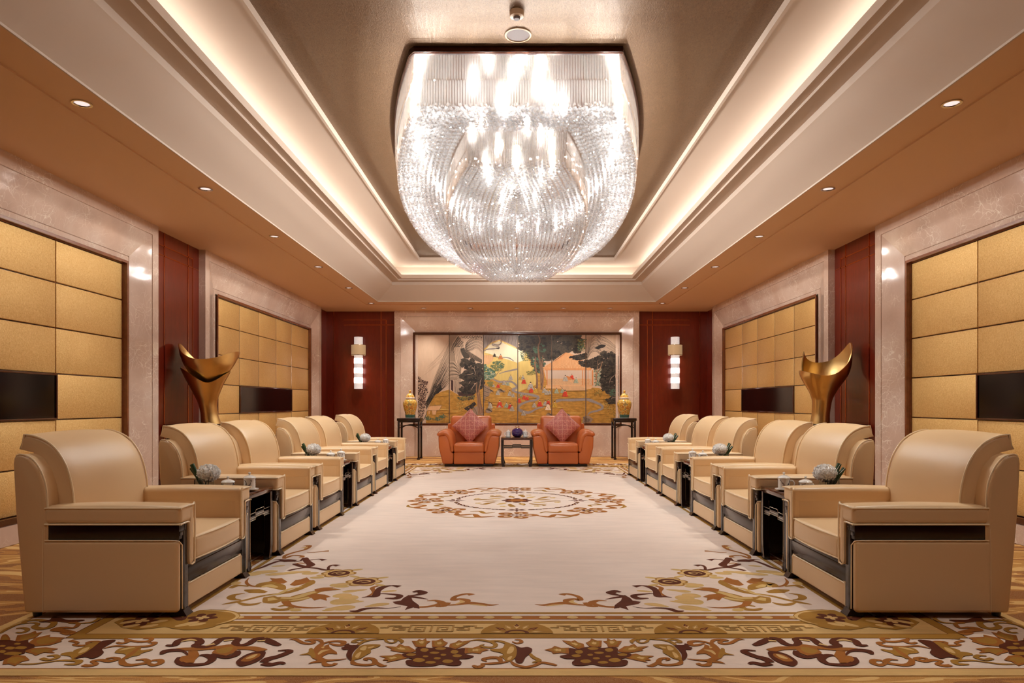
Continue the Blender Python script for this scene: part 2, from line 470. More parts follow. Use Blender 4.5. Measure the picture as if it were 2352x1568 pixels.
# tiles of a gilded bay
TILES = [0, .86, 1.67, 2.50, 3.35, 4.44]
ROWS = [.22, .62, 1.05, 1.485, 1.92, 2.35, 2.775]
tn = 0
for sx, side in ((-1, 'left'), (1, 'right')):
    for bi, (ya, yb) in enumerate(((2.577, 8.117), (9.34, 14.88))):
        tn += 1
        mp = (lambda sx: lambda u, v, d: (sx*(XM+d), u, v))(sx)
        portal('trim_%d' % tn, ya, yb, ZC, mp, [(0, .09)]+PROF)
        # wood inner frame + bottom rail + marble base
        mb = MB(); ia, ib, vt = ya+.52, yb-.52, ZC-.52
        for k0, k1, d0, d1 in ((0, .028, .06, .06), (.028, .028, .06, .10), (.028, .036, .1, .1), (.036, .036, .1, .14)):
            P = lambda k: [(ia+k, .22+k*0), (ia+k, vt-k), (ib-k, vt-k), (ib-k, .22)]
            a, b_ = P(k0), P(k1)
            for i in range(3): mb.add([mp(*a[i], d0), mp(*a[i+1], d0), mp(*b_[i+1], d1), mp(*b_[i], d1)], [(0, 1, 2, 3)], M['framewood'])
        mb.box(*sorted((sx*(XM+.05), sx*(XM+.15))), ia, ib, .165, .22, M['brownwood'])
        mb.box(*sorted((sx*(XM+.03), sx*(XM+.15))), ia, ib, 0, .165, M['marble'])
        struct(mb.build('trim_%d' % (tn+4), smooth=False))
        near = bi == 0
        e = empty('gilded_wall_panelling', (sx*(XM+.14), ia, 0), 0,
                  'gold foil panelling of the %s wall, %s bay' % (side, 'nearest the camera' if near else 'farthest from the camera, beside the back wall'), 'wall panelling', 'gold foil wall panels')
        T0 = ia+.036; W = (ib-.036)-T0
        cols = [t/4.44*W for t in TILES]
        for c in range(5):
            for r_ in range(6):
                if r_ == 2 and 1 <= c <= 3: continue
                g = .006
                a, b_, z0, z1 = cols[c]+g+.036, cols[c+1]-g+.036, ROWS[r_]+g, min(ROWS[r_+1], ZC-.52-.036)-g
                q = MB(); q.box(-.03, .03, a, b_, z0, z1, M['goldpanel'], .006)
                q.build('gold_panel', e, smooth=True)
        q = MB(); q.box(-.006 if sx > 0 else -.004, .004 if sx > 0 else .006, .03, W+.04, .22, ZC-.56, M['brownwood']); q.build('backing_board', e)
        q = MB(); SW = .02 if near else .033
        for c in range(1, 5):
            q.box(-SW, SW, cols[c]+.036-.005, cols[c]+.036+.005, .22, ROWS[2]-.005 if 1 < c < 4 or c in (1, 4) else 1, M['copper' if near else 'inlay'])
            q.box(-SW, SW, cols[c]+.036-.005, cols[c]+.036+.005, ROWS[3], ZC-.56, M['copper' if near else 'inlay'])
        q.build('metal_joint_strip', e)
        # long black display set into the panelling
        y0_, y1_ = T0+cols[1], T0+cols[4]
        tv = empty('wall_display', (sx*(XM+.11), (y0_+y1_)/2, ROWS[2]), 0,
                   'wide black wall screen set in the gold panels of the %s wall, %s bay' % (side, 'near' if near else 'far'), 'screen', 'black wall screens')
        hw = (y1_-y0_)/2; q = MB()
        for (a, b_, z0, z1) in ((-hw, hw, 0, .018), (-hw, hw, .417, .435), (-hw, -hw+.018, .018, .417), (hw-.018, hw, .018, .417)):
            q.box(-.02, .02, a, b_, z0, z1, M['brownwood'], .003)
        q.build('bezel', tv)
        q = MB(); q.box(-.008, .008, -hw+.018, hw-.018, .018, .417, M['black']); q.build('screen_glass', tv)

# copper inlay lines on the wood bays (side walls)
k = 8
def strips(name, segs):
    mb = MB()
    for s_ in segs: mb.box(*s_, M['copper'])
    return struct(mb.build(name, smooth=False))
for sx in (-1, 1):
    xa, xb = sorted((sx*XW, sx*(XW-.005))); t = .009; segs = []
    V = lambda y, z0, z1: segs.append((xa, xb, y-t, y+t, z0, z1))
    H = lambda z, y0, y1: segs.append((xa, xb, y0, y1, z-t*.8, z+t*.8))
    V(8.42, 0.28, ZC); V(9.03, .28, ZC); V(9.16, .28, 3.14); H(3.14, 8.12, 9.16); H(3.02, 8.12, 9.33)
    strips('trim_%d' % (9+(sx > 0)), segs)
    ya, yb_ = YBW-.005, YBW; segs = []
    V = lambda x, z0, z1: segs.append((*sorted((sx*(x-t), sx*(x+t))), ya, yb_, z0, z1))
    H = lambda z, x0, x1: segs.append((*sorted((sx*x0, sx*x1)), ya, yb_, z-t*.8, z+t*.8))
    V(3.10, .28, ZC); V(2.985, .28, 3.115); V(4.18, .28, ZC); H(3.115, 2.985, 3.95); H(3.0, 2.79, 3.95)
    strips('trim_%d' % (11+(sx > 0)), segs)
    # low wood plinths at the foot of the bays
    mb = MB(); mb.box(*sorted((sx*(XW-.12), sx*XW)), 8.13, 9.33, 0, .28, M['brownwood'], .008)
    struct(mb.build('baseboard_%s' % ('left' if sx < 0 else 'right')))
    mb = MB(); mb.box(*sorted((sx*2.79, sx*4.33)), YBW-.03, YBW, 0, .2, M['brownwood'], .006)
    struct(mb.build('baseboard_back'))

# central portal of the back wall
portal('trim_13', -2.775, 2.775, ZC, lambda u, v, d: (u, YB+d, v), [(0, .14)]+PROF)
mb = MB(); mb.box(-2.27, 2.27, YB+.06, YB+.2, 0, .705, M['marble']); 
mb.box(-2.27, 2.27, YB+.14, YB+.22, .7, ZC-.5, M['marble'])
struct(mb.build('trim_14', smooth=False))
# ================================================================== CREAM ARMCHAIRS
LIFT = .005        # furniture stands on the rug pile
def make_armchair():
    e = empty('armchair', label='x', cat='armchair', group='cream leather armchairs in two facing rows')
    L, PP, W_ = M['leather'], M['piping'], M['darkwood']
    # back shell with forward curling wings
    prof = [(-.405, .03), (-.285, .03), (-.280, .60), (-.292, .73), (-.325, .83), (-.375, .893), (-.43, .915), (-.462, .905), (-.468, .86), (-.455, .6)]
    q = MB(); q.prism(prof, -.5, .5, XZ, L, .022, 3); s = q.build('back_shell', e, ang=50)
    q = MB()
    for sy in (-1, 1):
        pts = crom([(-.274, sy*.492, .56), (-.285, sy*.492, .73), (-.32, sy*.492, .83), (-.37, sy*.492, .893), (-.425, sy*.492, .913), (-.452, sy*.492, .904)], 5)
        q = MB(); q.tube(pts, .005, PP); q.build('piping', s)
        q = MB(); q.tube([(-.300, sy*.501, .04), (-.297, sy*.501, .5)], .0018, PP, seg=4); q.build('seam', s)
    # back cushion rolling over the top
    face = crom([(-.19, 0, .42), (-.197, 0, .60), (-.215, 0, .74), (-.255, 0, .86), (-.325, 0, .955), (-.41, 0, 1.003), (-.485, 0, 1.018)], 4)
    prof = [(p.x, p.z) for p in face]+[(-.495, .945), (-.42, .93), (-.36, .87), (-.33, .74), (-.32, .42)]
    def mk(yscale):
        vs = []; fs = []; ys = [-.392, -.386, -.37, -.3, -.15, 0, .15, .3, .37, .386, .392]
        n = len(prof); cx = -.32; cz = .7
        for y in ys:
            edge = {(.392): .86, (.386): .955}.get(round(abs(y), 3), 1.0)
            ins = {(.392): .016, (.386): .005}.get(round(abs(y), 3), 0)
            for i, (x, z) in enumerate(prof):
                a = Vector((prof[(i+1) % n][0]-prof[i-1][0], prof[(i+1) % n][1]-prof[i-1][1])).normalized()
                nx, nz = a.y, -a.x
                bulge = .014*(1-(y/.392)**2) if i < len(face) else 0
                sgn = -1 if (nx*(x-cx)+nz*(z-cz)) < 0 else 1
                vs.append((x+sgn*nx*(bulge-ins), y, z+sgn*nz*(bulge-ins)))
        for j in range(len(ys)-1):
            for i in range(n): fs.append((j*n+i, j*n+(i+1) % n, (j+1)*n+(i+1) % n, (j+1)*n+i))
        fs.append(tuple(range(n))[::-1]); fs.append(tuple(range((len(ys)-1)*n, len(ys)*n)))
        return vs, fs
    q = MB(); q.add(*mk(1), L); bc = q.build('back_cushion', e, ang=60)
    q = MB()
    for sy in (-1, 1):
        q = MB(); q.tube([(p.x+.003, sy*.388, p.z+.002) for p in face]+[(-.495, sy*.388, .945)], .0055, PP); q.build('piping', bc)
    # seat cushion
    def tapered(p): return (p[0]+(.012*(1-(p[1]/.33)**2) if p[0] > .3 else 0), p[1], p[2])
    q = MB(); q.add(*rbox(-.26, .468, -.325, .325, .285, .425, .028, (0, 0, .022), fn=tapered), L); sc_ = q.build('seat_cushion', e, ang=80)
    q = MB()
    for z, r_ in ((.418, .0055), (.293, .005)):
        pts = [(-.2, -.322, z), (.42, -.322, z), (.44, -.322, z), (.462, -.30, z), (.476, -.1, z), (.478, .0, z), (.476, .1, z), (.462, .30, z), (.44, .322, z), (.42, .322, z), (-.2, .322, z)]
        q = MB(); q.tube(crom(pts, 4), r_, PP); q.build('piping', sc_)
    for sy in (-1, 1):
        Y = lambda a, b_: sorted((sy*a, sy*b_))
        # side panel
        q = MB(); q.add(*rbox(-.31, .452, *Y(.452, .5), .028, .432, .022, k=3), L)
        q.box(-.31, .40, *Y(.335, .47), .03, .53, L, .01); q.box(-.31, .448, *Y(.3345, .385), .03, .56, L, .008)
        q.box(-.31, -.27, *Y(.335, .497), .43, .60, L, .01)
        sp = q.build('side_panel', e)
        q = MB(); q.tube([(-.29, sy*.497, .433), (.425, sy*.497, .433), (.452, sy*.487, .428), (.455, sy*.455, .40), (.455, sy*.452, .04)], .004, PP); q.build('piping', sp)
        # arm pad with hanging front flap
        q = MB(); q.add(*rbox(-.30, .468, *Y(.332, .5), .522, .622, .026, (0, 0, .014), k=3), L)
        q.add(*rbox(.405, .47, *Y(.334, .398), .272, .60, .024, k=3), L)
        ar = q.build('armrest', e, ang=80)
        q = MB()
        q.tube(crom([(-.29, sy*.497, .612), (.42, sy*.497, .612), (.44, sy*.497, .612), (.466, sy*.48, .613), (.472, sy*.42, .618), (.472, sy*.36, .616), (.470, sy*.337, .60), (.470, sy*.336, .31), (.470, sy*.35, .278), (.470, sy*.38, .278), (.470, sy*.397, .31), (.470, sy*.40, .49), (.470, sy*.41, .523), (.466, sy*.48, .523), (.44, sy*.499, .523), (.42, sy*.499, .523), (-.29, sy*.499, .523)], 4), .0052, PP)
        q.build('piping', ar)
        # dark wood band and front post
        q = MB()
        q.box(-.30, .448, *Y(.46, .492), .436, .520, W_, .004)
        q.box(.41, .456, *Y(.386, .492), .436, .520, W_, .003)
        q.box(.40, .456, *Y(.386, .452), .03, .44, W_, .003)
        q.box(.455, .460, *Y(.415, .452), .03, .48, W_, .002)
        q.box(.455, .460, *Y(.452, .488), .455, .48, W_, .002)
        q.build('wood_post', e)
        q = MB()
        q.add([(.385, sy*.378, 0), (.482, sy*.378, 0), (.482, sy*.458, 0), (.385, sy*.458, 0), (.39, sy*.385, .034), (.458, sy*.385, .034), (.458, sy*.452, .034), (.39, sy*.452, .034)],
              [(0,1,2,3), (4,5,6,7), (0,1,5,4), (1,2,6,5), (2,3,7,6), (3,0,4,7)], M['darkwood'])
        q.build('foot', e)
        q = MB(); q.lathe([(.022, 0), (.026, .032)], M['blackfoot'], 12, (-.37, sy*.44, 0)); q.build('foot', e)
    # front rail + apron
    q = MB(); q.box(.40, .450, -.39, .39, .172, .285, W_, .003); q.box(.449, .456, -.39, .39, .195, .262, W_, .003); q.build('front_rail', e)
    q = MB(); q.add(*rbox(.38, .452, -.383, .383, .03, .166, .012, k=2), L); ap = q.build('apron', e)
    q = MB(); q.tube([(.452, -.378, .035), (.452, -.378, .15), (.452, -.366, .163), (.452, .366, .163), (.452, .378, .15), (.452, .378, .035)], .004, PP); q.build('piping', ap)
    q = MB(); q.box(-.38, .40, -.44, .44, .024, .05, M['black']); q.build('underside', e)
    return e
CH_Y = [4.30, 5.84, 6.91, 8.45, 9.51, 11.05]
desc = ['nearest the camera, its outer side fully in view', 'second from the camera, behind the first tea table', 'third from the camera, pressed against the second one',
        'fourth from the camera, behind the second tea table', 'fifth from the camera, pressed against the fourth one', 'farthest from the camera, nearest the painted screen']
ac = make_armchair(); first = True
for sx, side in ((-1, 'left'), (1, 'right')):
    for i, y in enumerate(CH_Y):
        o = ac if first else copy_tree(ac); first = False
        o.location = (sx*2.34, y, LIFT); o.rotation_euler = (0, 0, 0 if sx < 0 else pi)
        o['label'] = 'cream leather armchair in the %s row, %s' % (side, desc[i])

# ================================================================== TEA TABLES (dark wood, stepped stretcher)
def make_table(name, W, D, H, closed=False):
    """front faces +x, width along y"""
    e = empty(name); wd, il = M['darkwood'], M['inlay']; h = W/2; t = .045
    q = MB(); q.box(-D/2, D/2, -h, h, H-.038, H, M['brownwood'], .005); q.build('table_top', e)
    def leg(sx, sy):
        q = MB(); x = sx*(D/2-.025); y0 = sy*(h-t/2)
        # leg slightly flaring inward at the foot (horse-hoof)
        ring_ = []
        for z, dy, w_ in ((H-.038, 0, t/2), (.16, 0, t/2), (.09, -.004, t/2+.002), (.045, -.014, t/2+.006), (.02, -.022, t/2+.006), (0, -.024, t/2+.002)):
            c = y0+sy*dy
            ring_ += [(x-.022, c-w_, z), (x+.022, c-w_, z), (x+.022, c+w_, z), (x-.022, c+w_, z)]
        fs = [(0,1,2,3), (20,21,22,23)]
        for i in range(5):
            for k in range(4): fs.append((i*4+k, i*4+(k+1) % 4, i*4+4+(k+1) % 4, i*4+4+k))
        q.add(ring_, fs, wd); return q.build('leg', e, ang=30)
    for sx in (-1, 1):
        for sy in (-1, 1):
            lg = leg(sx, sy)
            if sx > 0:
                q = MB(); y = sy*(h-t-.001); x = D/2
                q.tube([(x, y, H-.045), (x, y, .16), (x, y-sy*.004, .10), (x, y-sy*.022, .045), (x, y-sy*.03, .02)], .002, il, seg=5)
                q.build('inlay_line', lg)
    # stepped stretcher under the opening, front and back
    def stepped(x, z0):
        a = h-t; s_ = [(-a, z0), (-.085, z0), (-.075, z0+.018), (.075, z0+.018), (.085, z0), (a, z0), (a, z0+.026), (.09, z0+.026), (.08, z0+.044), (-.08, z0+.044), (-.09, z0+.026), (-a, z0+.026)]
        return s_
    zs = H-.20
    for x, nm in ((D/2-.03, 'stretcher'), (-D/2+.01, 'stretcher')):
        q = MB(); q.prism(stepped(x, zs), x, x+.02, YZ, wd); st = q.build(nm, e, smooth=False)
        if x > 0:
            q = MB()
            for dz in (-.004, .012, .047):
                a = h-t
                q.tube([(x+.022, -a, zs+dz), (x+.022, -.085, zs+dz), (x+.022, -.075, zs+dz+.018), (x+.022, .075, zs+dz+.018), (x+.022, .085, zs+dz), (x+.022, a, zs+dz)], .0016, il, seg=4)
            q.tube([(x+.022, -h+t, H-.04), (x+.022, h-t, H-.04)], .0018, il, seg=4)
            q.build('inlay_line', st)
    q = MB()
    for sy in (-1, 1):
        q.box(-D/2+.04, D/2-.04, *sorted((sy*(h-t), sy*(h-.01))), zs, zs+.03, wd)
        if closed: q.box(-D/2+.04, D/2-.06, *sorted((sy*(h-.02), sy*(h-.008))), .04, H-.03, wd)
    q.box(-D/2+.03, D/2-.04, -h+.02, h-.02, zs+.004, zs+.014, wd)
    q.build('shelf', e)
    return e
TT_Y = [5.07, 7.68, 10.28]
tt = make_table('tea_table', .50, .84, .555, True); first = True
tdesc = ['first from the camera', 'second from the camera', 'farthest from the camera']
for sx, side in ((-1, 'left'), (1, 'right')):
    for i, y in enumerate(TT_Y):
        o = tt if first else copy_tree(tt); first = False
        o.location = (sx*2.32, y, LIFT); o.rotation_euler = (0, 0, 0 if sx < 0 else pi)
        tag(o, 'dark wood tea table between cream armchairs of the %s row, %s' % (side, tdesc[i]), 'table', 'tea tables between the cream armchairs')
ct = make_table('tea_table', .60, .60, .548)
ct.location = (0, 13.28, LIFT); ct.rotation_euler = (0, 0, -pi/2)
tag(ct, 'open dark wood tea table between the two orange leather sofas', 'table')

# ================================================================== ORANGE ARMCHAIRS  (front = -y)
def make_sofa():
    e = empty('club_chair'); O = M['orange']
    # base body, slightly tapering downward
    def tp(p):
        f = 1-.16*max(0, (.58-p[2])/.58)**1.3
        return (p[0]*f, p[1]*(1-.05*max(0, (.58-p[2])/.58)), p[2])
    q = MB(); q.add(*rbox(-.285, .285, -.43, .40, .045, .27, .018, (0, .0, 0), k=2), O); q.build('front_panel', e, ang=70)
    for sx in (-1, 1):
        X = lambda a, b_: sorted((sx*a, sx*b_))
        q = MB()
        pts = [(.30, .045), (.50, .045), (.575, .36), (.583, .58), (.40, .60), (.36, .50), (.345, .30), (.29, .24)]
        poly = [(sx*a, b_) for a, b_ in pts]
        q.prism(poly, -.42, .42, XZ, O, .03, 3); q.build('side_panel', e, ang=60)
        # padded arm: fat roll that droops at the front toward the seat
        q = MB()
        sec = []
        path = [(.56, .612, .058), (.50, .628, .070), (.43, .622, .074), (.375, .56, .072), (.345, .46, .062), (.325, .36, .05), (.315, .285, .034)]
        cp = crom([(sx*a, 0, b_) for a, b_, r_ in path], 5); rs = crom([(r_, 0, 0) for a, b_, r_ in path], 5)
        n = 16; vs = []; fs = []
        # sweep: cross-section depth along y is long (arm length), thickness r
        for i, (c, r_) in enumerate(zip(cp, rs)):
            t = (cp[min(i+1, len(cp)-1)]-cp[max(i-1, 0)]).normalized(); nrm = Vector((-t.z, 0, t.x))
            r0 = r_.x
            for kk in range(n):
                a = 2*pi*kk/n; cx, sy_ = cos(a), sin(a)
                yy = -.005+(.435*(abs(sy_)**.35)*(1 if sy_ > 0 else -1)); tt_ = r0*(abs(cx)**.8)*(1 if cx > 0 else -1)
                wr = 1+.035*sin(i*1.9)*max(0, -sy_)
                vs.append(tuple(c+nrm*tt_*wr+Vector((0, yy, 0))))
        for i in range(len(cp)-1):
            for kk in range(n): fs.append((i*n+kk, i*n+(kk+1) % n, (i+1)*n+(kk+1) % n, (i+1)*n+kk))
        # rounded cap at the outer end
        for s_, r2 in ((-.5, .8), (-.85, .45)):
            base = 0 if s_ == -.5 else len(cp)*n
            t = (cp[1]-cp[0]).normalized(); k0 = len(vs); r0 = rs[0].x
            for kk in range(n):
                p = Vector(vs[kk]); d = p-cp[0]
                vs.append(tuple(cp[0]+Vector((d.x*r2, d.y*(.97 if s_ == -.5 else .9), d.z*r2))+t*s_*r0))
            prev = 0 if s_ == -.5 else k0-n
            for kk in range(n): fs.append((prev+kk, prev+(kk+1) % n, k0+(kk+1) % n, k0+kk))
        fs.append(tuple(range(len(vs)-n, len(vs)))); fs.append(tuple(range((len(cp)-1)*n, len(cp)*n)))
        q.add(vs, fs, O); q.build('armrest', e, ang=70)
    q = MB(); q.add(*rbox(-.29, .29, -.452, .22, .262, .435, .045, (0, .015, .025), k=4), O); q.build('seat_cushion', e, ang=80)
    def lean(p): return (p[0]*(1-.05*max(0, p[2]-.5)), p[1]+.16*(p[2]-.4), p[2])
    q = MB(); q.add(*rbox(-.415, .415, .13, .36, .33, .955, .07, (0, .03, 0), k=4, fn=lean), O); q.build('back_cushion', e, ang=80)
    q = MB(); q.add(*rbox(-.475, .475, .30, .44, .05, .80, .03, k=3), O); q.build('back_shell', e, ang=80)
    q = MB(); q.box(-.465, .465, -.40, .40, 0, .048, M['blackfoot'], .008); q.build('plinth', e)
    return e
def make_pillow(name, mat):
    vs = []; fs = []; n = 20; s_ = .255
    for side in (-1, 1):
        k0 = len(vs)
        for i in range(n+1):
            for j in range(n+1):
                u, v = -1+2*i/n, -1+2*j/n
                pin = 1-.055*(1-u*u)-.0*(1-v*v); pin2 = 1-.055*(1-v*v)
                th = .075*((1-u**4)*(1-v**4))**.6
                vs.append((u*s_*pin2, side*th, v*s_*pin))
        for i in range(n):
            for j in range(n):
                a = k0+i*(n+1)+j; fs.append((a, a+1, a+n+2, a+n+1) if side > 0 else (a, a+n+1, a+n+2, a+1))
    q = MB(); R_ = Matrix.Rotation(pi/4, 4, 'Y'); q.add(vs, fs, mat, R_)
    return q.build(name, None, ang=80)
m, nt, b = newmat('crimson_lattice_fabric')
tc = N(nt, 'ShaderNodeTexCoord'); mp_ = N(nt, 'ShaderNodeMapping'); mp_.inputs['Rotation'].default_value = (0, 0, 0); mp_.inputs['Scale'].default_value = (1, 1, 1)
nt.links.new(tc.outputs['Object'], mp_.inputs[0])
sep = N(nt, 'ShaderNodeSeparateXYZ'); nt.links.new(mp_.outputs[0], sep.inputs[0])
def lines(outp, per, wd):
    a = N(nt, 'ShaderNodeMath', operation='PINGPONG'); a.inputs[1].default_value = per/2; nt.links.new(outp, a.inputs[0])
    l = N(nt, 'ShaderNodeMath', operation='LESS_THAN'); l.inputs[1].default_value = wd; nt.links.new(a.outputs[0], l.inputs[0]); return l.outputs[0]
l1 = lines(sep.outputs['X'], .088, .0035); l2 = lines(sep.outputs['Z'], .088, .003)
ch_ = N(nt, 'ShaderNodeTexVoronoi', feature='DISTANCE_TO_EDGE'); ch_.inputs['Scale'].default_value = 62; nt.links.new(tc.outputs['Object'], ch_.inputs['Vector'])
pc = ramp(nt, ch_.outputs[0], [(0, lin((206, 124, 104))), (.10, lin((206, 124, 104))), (.16, lin((146, 40, 38)))])
mx = N(nt, 'ShaderNodeMath', operation='MAXIMUM'); nt.links.new(l1, mx.inputs[0]); nt.links.new(l2, mx.inputs[1])
nt.links.new(mixc(nt, mx.outputs[0], pc, lin((214, 150, 124))), b.inputs['Base Color'])
b.inputs['Roughness'].default_value = .5; b.inputs['Sheen Weight'].default_value = .4
M['crimson'] = m
so = make_sofa()
for i, (x, side) in enumerate(((-.915, 'left'), (.885, 'right'))):
    o = so if i == 0 else copy_tree(so)
    o.location = (x, 13.43, LIFT)
    tag(o, 'orange leather club chair %s of the small tea table, crimson cushion on it' % side, 'armchair', 'orange leather club chairs')
    pl = make_pillow('throw_cushion', M['crimson'])
    pl.location = (x-.005 if i == 0 else x+.01, 13.43+.015, .775-.012); pl.rotation_euler = (radians(-14), 0, 0)
    tag(pl, 'crimson lattice patterned cushion standing on its corner on the %s orange chair' % side, 'cushion', 'crimson throw cushions')

# ================================================================== PEDESTALS + GINGER JARS
def make_stand():
    e = empty('vase_stand'); wd = M['darkwood']; W, D, H = .50, .46, .889
    q = MB(); q.box(-W/2, W/2, -D/2, D/2, H-.055, H, wd, .006); q.box(-W/2+.02, W/2-.02, -D/2+.02, D/2-.02, H-.09, H-.05, wd, .004); q.build('table_top', e)
    for sx in (-1, 1):
        for sy in (-1, 1):
            q = MB(); x, y = sx*(W/2-.035), sy*(D/2-.035)
            q.box(x-.021, x+.021, y-.021, y+.021, .03, H-.06, wd, .003); q.box(x-.026-(.008 if sx > 0 else 0), x+.026+(.008 if sx < 0 else 0), y-.026, y+.026, 0, .035, wd, .006)
            q.build('leg', e)
    for sy in (-1, 1):
        q = MB(); a = W/2-.055; z = H-.20
        top = [(a*u, z+.062*(1-abs(u)**2.2)**.8) for u in [i/10-1 for i in range(21)]]
        bot = [(a*u, z-.02+.058*(1-abs(u)**2.2)**.8) for u in [1-i/10 for i in range(21)]]
        q.prism(top+bot, sy*(D/2-.03)-.01, sy*(D/2-.03)+.01, XZ, wd); q.build('apron_arch', e)
    for sx in (-1, 1):
        q = MB(); a = D/2-.055; z = H-.20
        top = [(a*u, z+.062*(1-abs(u)**2.2)**.8) for u in [i/10-1 for i in range(21)]]
        bot = [(a*u, z-.02+.058*(1-abs(u)**2.2)**.8) for u in [1-i/10 for i in range(21)]]
        q.prism(top+bot, sx*(W/2-.03)-.01, sx*(W/2-.03)+.01, YZ, wd); q.build('apron_arch', e)
    return e
m, nt, b = newmat('enamel_flower_jar')
v = coords(nt)
vo = N(nt, 'ShaderNodeTexVoronoi'); vo.inputs['Scale'].default_value = 17; nt.links.new(v, vo.inputs['Vector'])
f1 = ramp(nt, vo.outputs['Distance'], [(.0, lin((240, 220, 180))), (.12, lin((190, 50, 34))), (.26, lin((214, 96, 50))), (.34, lin((226, 176, 70))), (.62, lin((236, 190, 86))), (.7, lin((120, 130, 110)))])
f2 = noise(nt, v, 34, 4, .6)
f3 = ramp(nt, f2, [(.36, lin((112, 86, 60))), (.46, lin((228, 178, 72))), (.6, lin((236, 196, 100))), (.66, lin((246, 236, 214)))])
nt.links.new(mixc(nt, .45, f1, f3), b.inputs['Base Color'])
b.inputs['Roughness'].default_value = .14; b.inputs['Coat Weight'].default_value = .6
M['enamel'] = m
M['teal'] = simple('teal_enamel', (70, 118, 104), .2, coat=.4, vary=30)
def make_jar():
    e = empty('ginger_jar')
    q = MB(); q.lathe([(.098, 0), (.10, .012), (.104, .045), (.108, .075)], M['teal'], 32)
    q.lathe([(.099, -.001), (.101, .012)], M['porcelain'], 32); q.build('foot_band', e)
    q = MB(); pr = crom([(.106, 0, .07), (.113, 0, .12), (.135, 0, .20), (.152, 0, .28), (.152, 0, .33), (.135, 0, .375), (.105, 0, .402), (.092, 0, .41)], 4)
    q.lathe([(p.x, p.z) for p in pr], M['enamel'], 40)
    q.build('jar_body', e)
    q = MB(); q.lathe([(.092, .408), (.092, .425), (.108, .428), (.110, .438), (.104, .444)], M['porcelain'], 36); q.build('jar_rim', e)
    q = MB(); pr = crom([(.10, 0, .444), (.092, 0, .47), (.072, 0, .505), (.045, 0, .53), (.02, 0, .54)], 4)
    q.lathe([(p.x, p.z) for p in pr], M['enamel'], 32); ld = q.build('lid', e)
    q = MB(); q.lathe([(.014, .535), (.012, .55), (.026, .562), (.03, .577), (.024, .592), (.01, .602), (.005, .612), (.001, .618)], M['enamel'], 16); q.build('knob', ld)
    return e
st, jr = make_stand(), make_jar()
for i, (x, side) in enumerate(((-2.32, 'left'), (2.32, 'right'))):
    o = st if i == 0 else copy_tree(st); o.location = (x, 14.85, 0)
    tag(o, 'tall dark wood stand under the jar at the %s end of the painted screen' % side, 'stand', 'vase stands beside the painting')
    o = jr if i == 0 else copy_tree(jr); o.location = (x+(-.0 if i == 0 else .02), 14.85, .889)
    tag(o, 'yellow enamel ginger jar with domed lid on the %s dark stand' % side, 'jar', 'yellow ginger jars')

# ================================================================== GOLD LEAF SCULPTURES on wall stands
def lerpkeys(keys, t):
    ks = sorted(keys)
    if t <= ks[0][0]: return ks[0][1]
    for (a, x), (b_, y) in zip(ks, ks[1:]):
        if t <= b_:
            s_ = (t-a)/(b_-a); s_ = s_*s_*(3-2*s_); return x*(1-s_)+y*s_
    return ks[-1][1]
def funnel(q, rad, rim, a0, a1, H=1.04, n=72, m_=30, base=0.0, cen=None, th=.012, mat=None):
    """sheet between angles a0..a1; rad(t,phi) radius, rim(phi) height 0..1; camera-facing is phi=270"""
    outer, inner = [], []
    closed = abs(abs(a1-a0)-360) < 1e-6
    N_ = n if closed else n+1
    grid = []
    for s_ in (0, 1):
        vs = []
        for i in range(N_):
            ph = a0+(a1-a0)*i/n
            top = rim(ph)
            for j in range(m_+1):
                z = base+(top-base)*j/m_ if top > base else base
                r_ = rad(z, ph)-s_*th
                cx, cyy = cen(z) if cen else (0, 0)
                vs.append((cx+r_*cos(radians(ph)), cyy+r_*sin(radians(ph)), z*H))
        grid.append(vs)
    k = m_+1; vs = grid[0]+grid[1]; off = len(grid[0]); fs = []
    R_ = range(N_ if closed else N_-1)
    for i in R_:
        i2 = (i+1) % N_
        for j in range(m_):
            a, b_, c, d = i*k+j, i2*k+j, i2*k+j+1, i*k+j+1
            fs.append((a, b_, c, d)); fs.append((d+off, c+off, b_+off, a+off))
        fs.append((i*k+m_, i2*k+m_, i2*k+m_+off, i*k+m_+off)); fs.append((i*k, i*k+off, i2*k+off, i2*k))
    if not closed:
        for i in (0, N_-1):
            for j in range(m_): fs.append((i*k+j, i*k+j+1, i*k+j+1+off, i*k+j+off))
    q.add(vs, fs, mat or M['goldsculpt'])
def pr_(keys):
    ks = sorted(keys); x0, x1 = ks[0][0], ks[-1][0]; n = 400
    xs = np.linspace(x0, x1, n); ys = np.interp(xs, [k_[0] for k_ in ks], [k_[1] for k_ in ks])
    w_ = np.hanning(61); w_ /= w_.sum()
    if abs((x1-x0)-360) < 1: yy_ = np.concatenate([ys[-31:-1], ys, ys[1:31]])
    else: yy_ = np.concatenate([2*ys[0]-ys[30:0:-1], ys, 2*ys[-1]-ys[-2:-32:-1]])
    ys = np.convolve(yy_, w_, 'valid')
    return lambda t: float(np.interp(t, xs, ys))
base_r = pr_([(0, .12), (.12, .102), (.25, .108), (.38, .16), (.5, .215), (.6, .268), (.7, .315), (1.0, .35)])
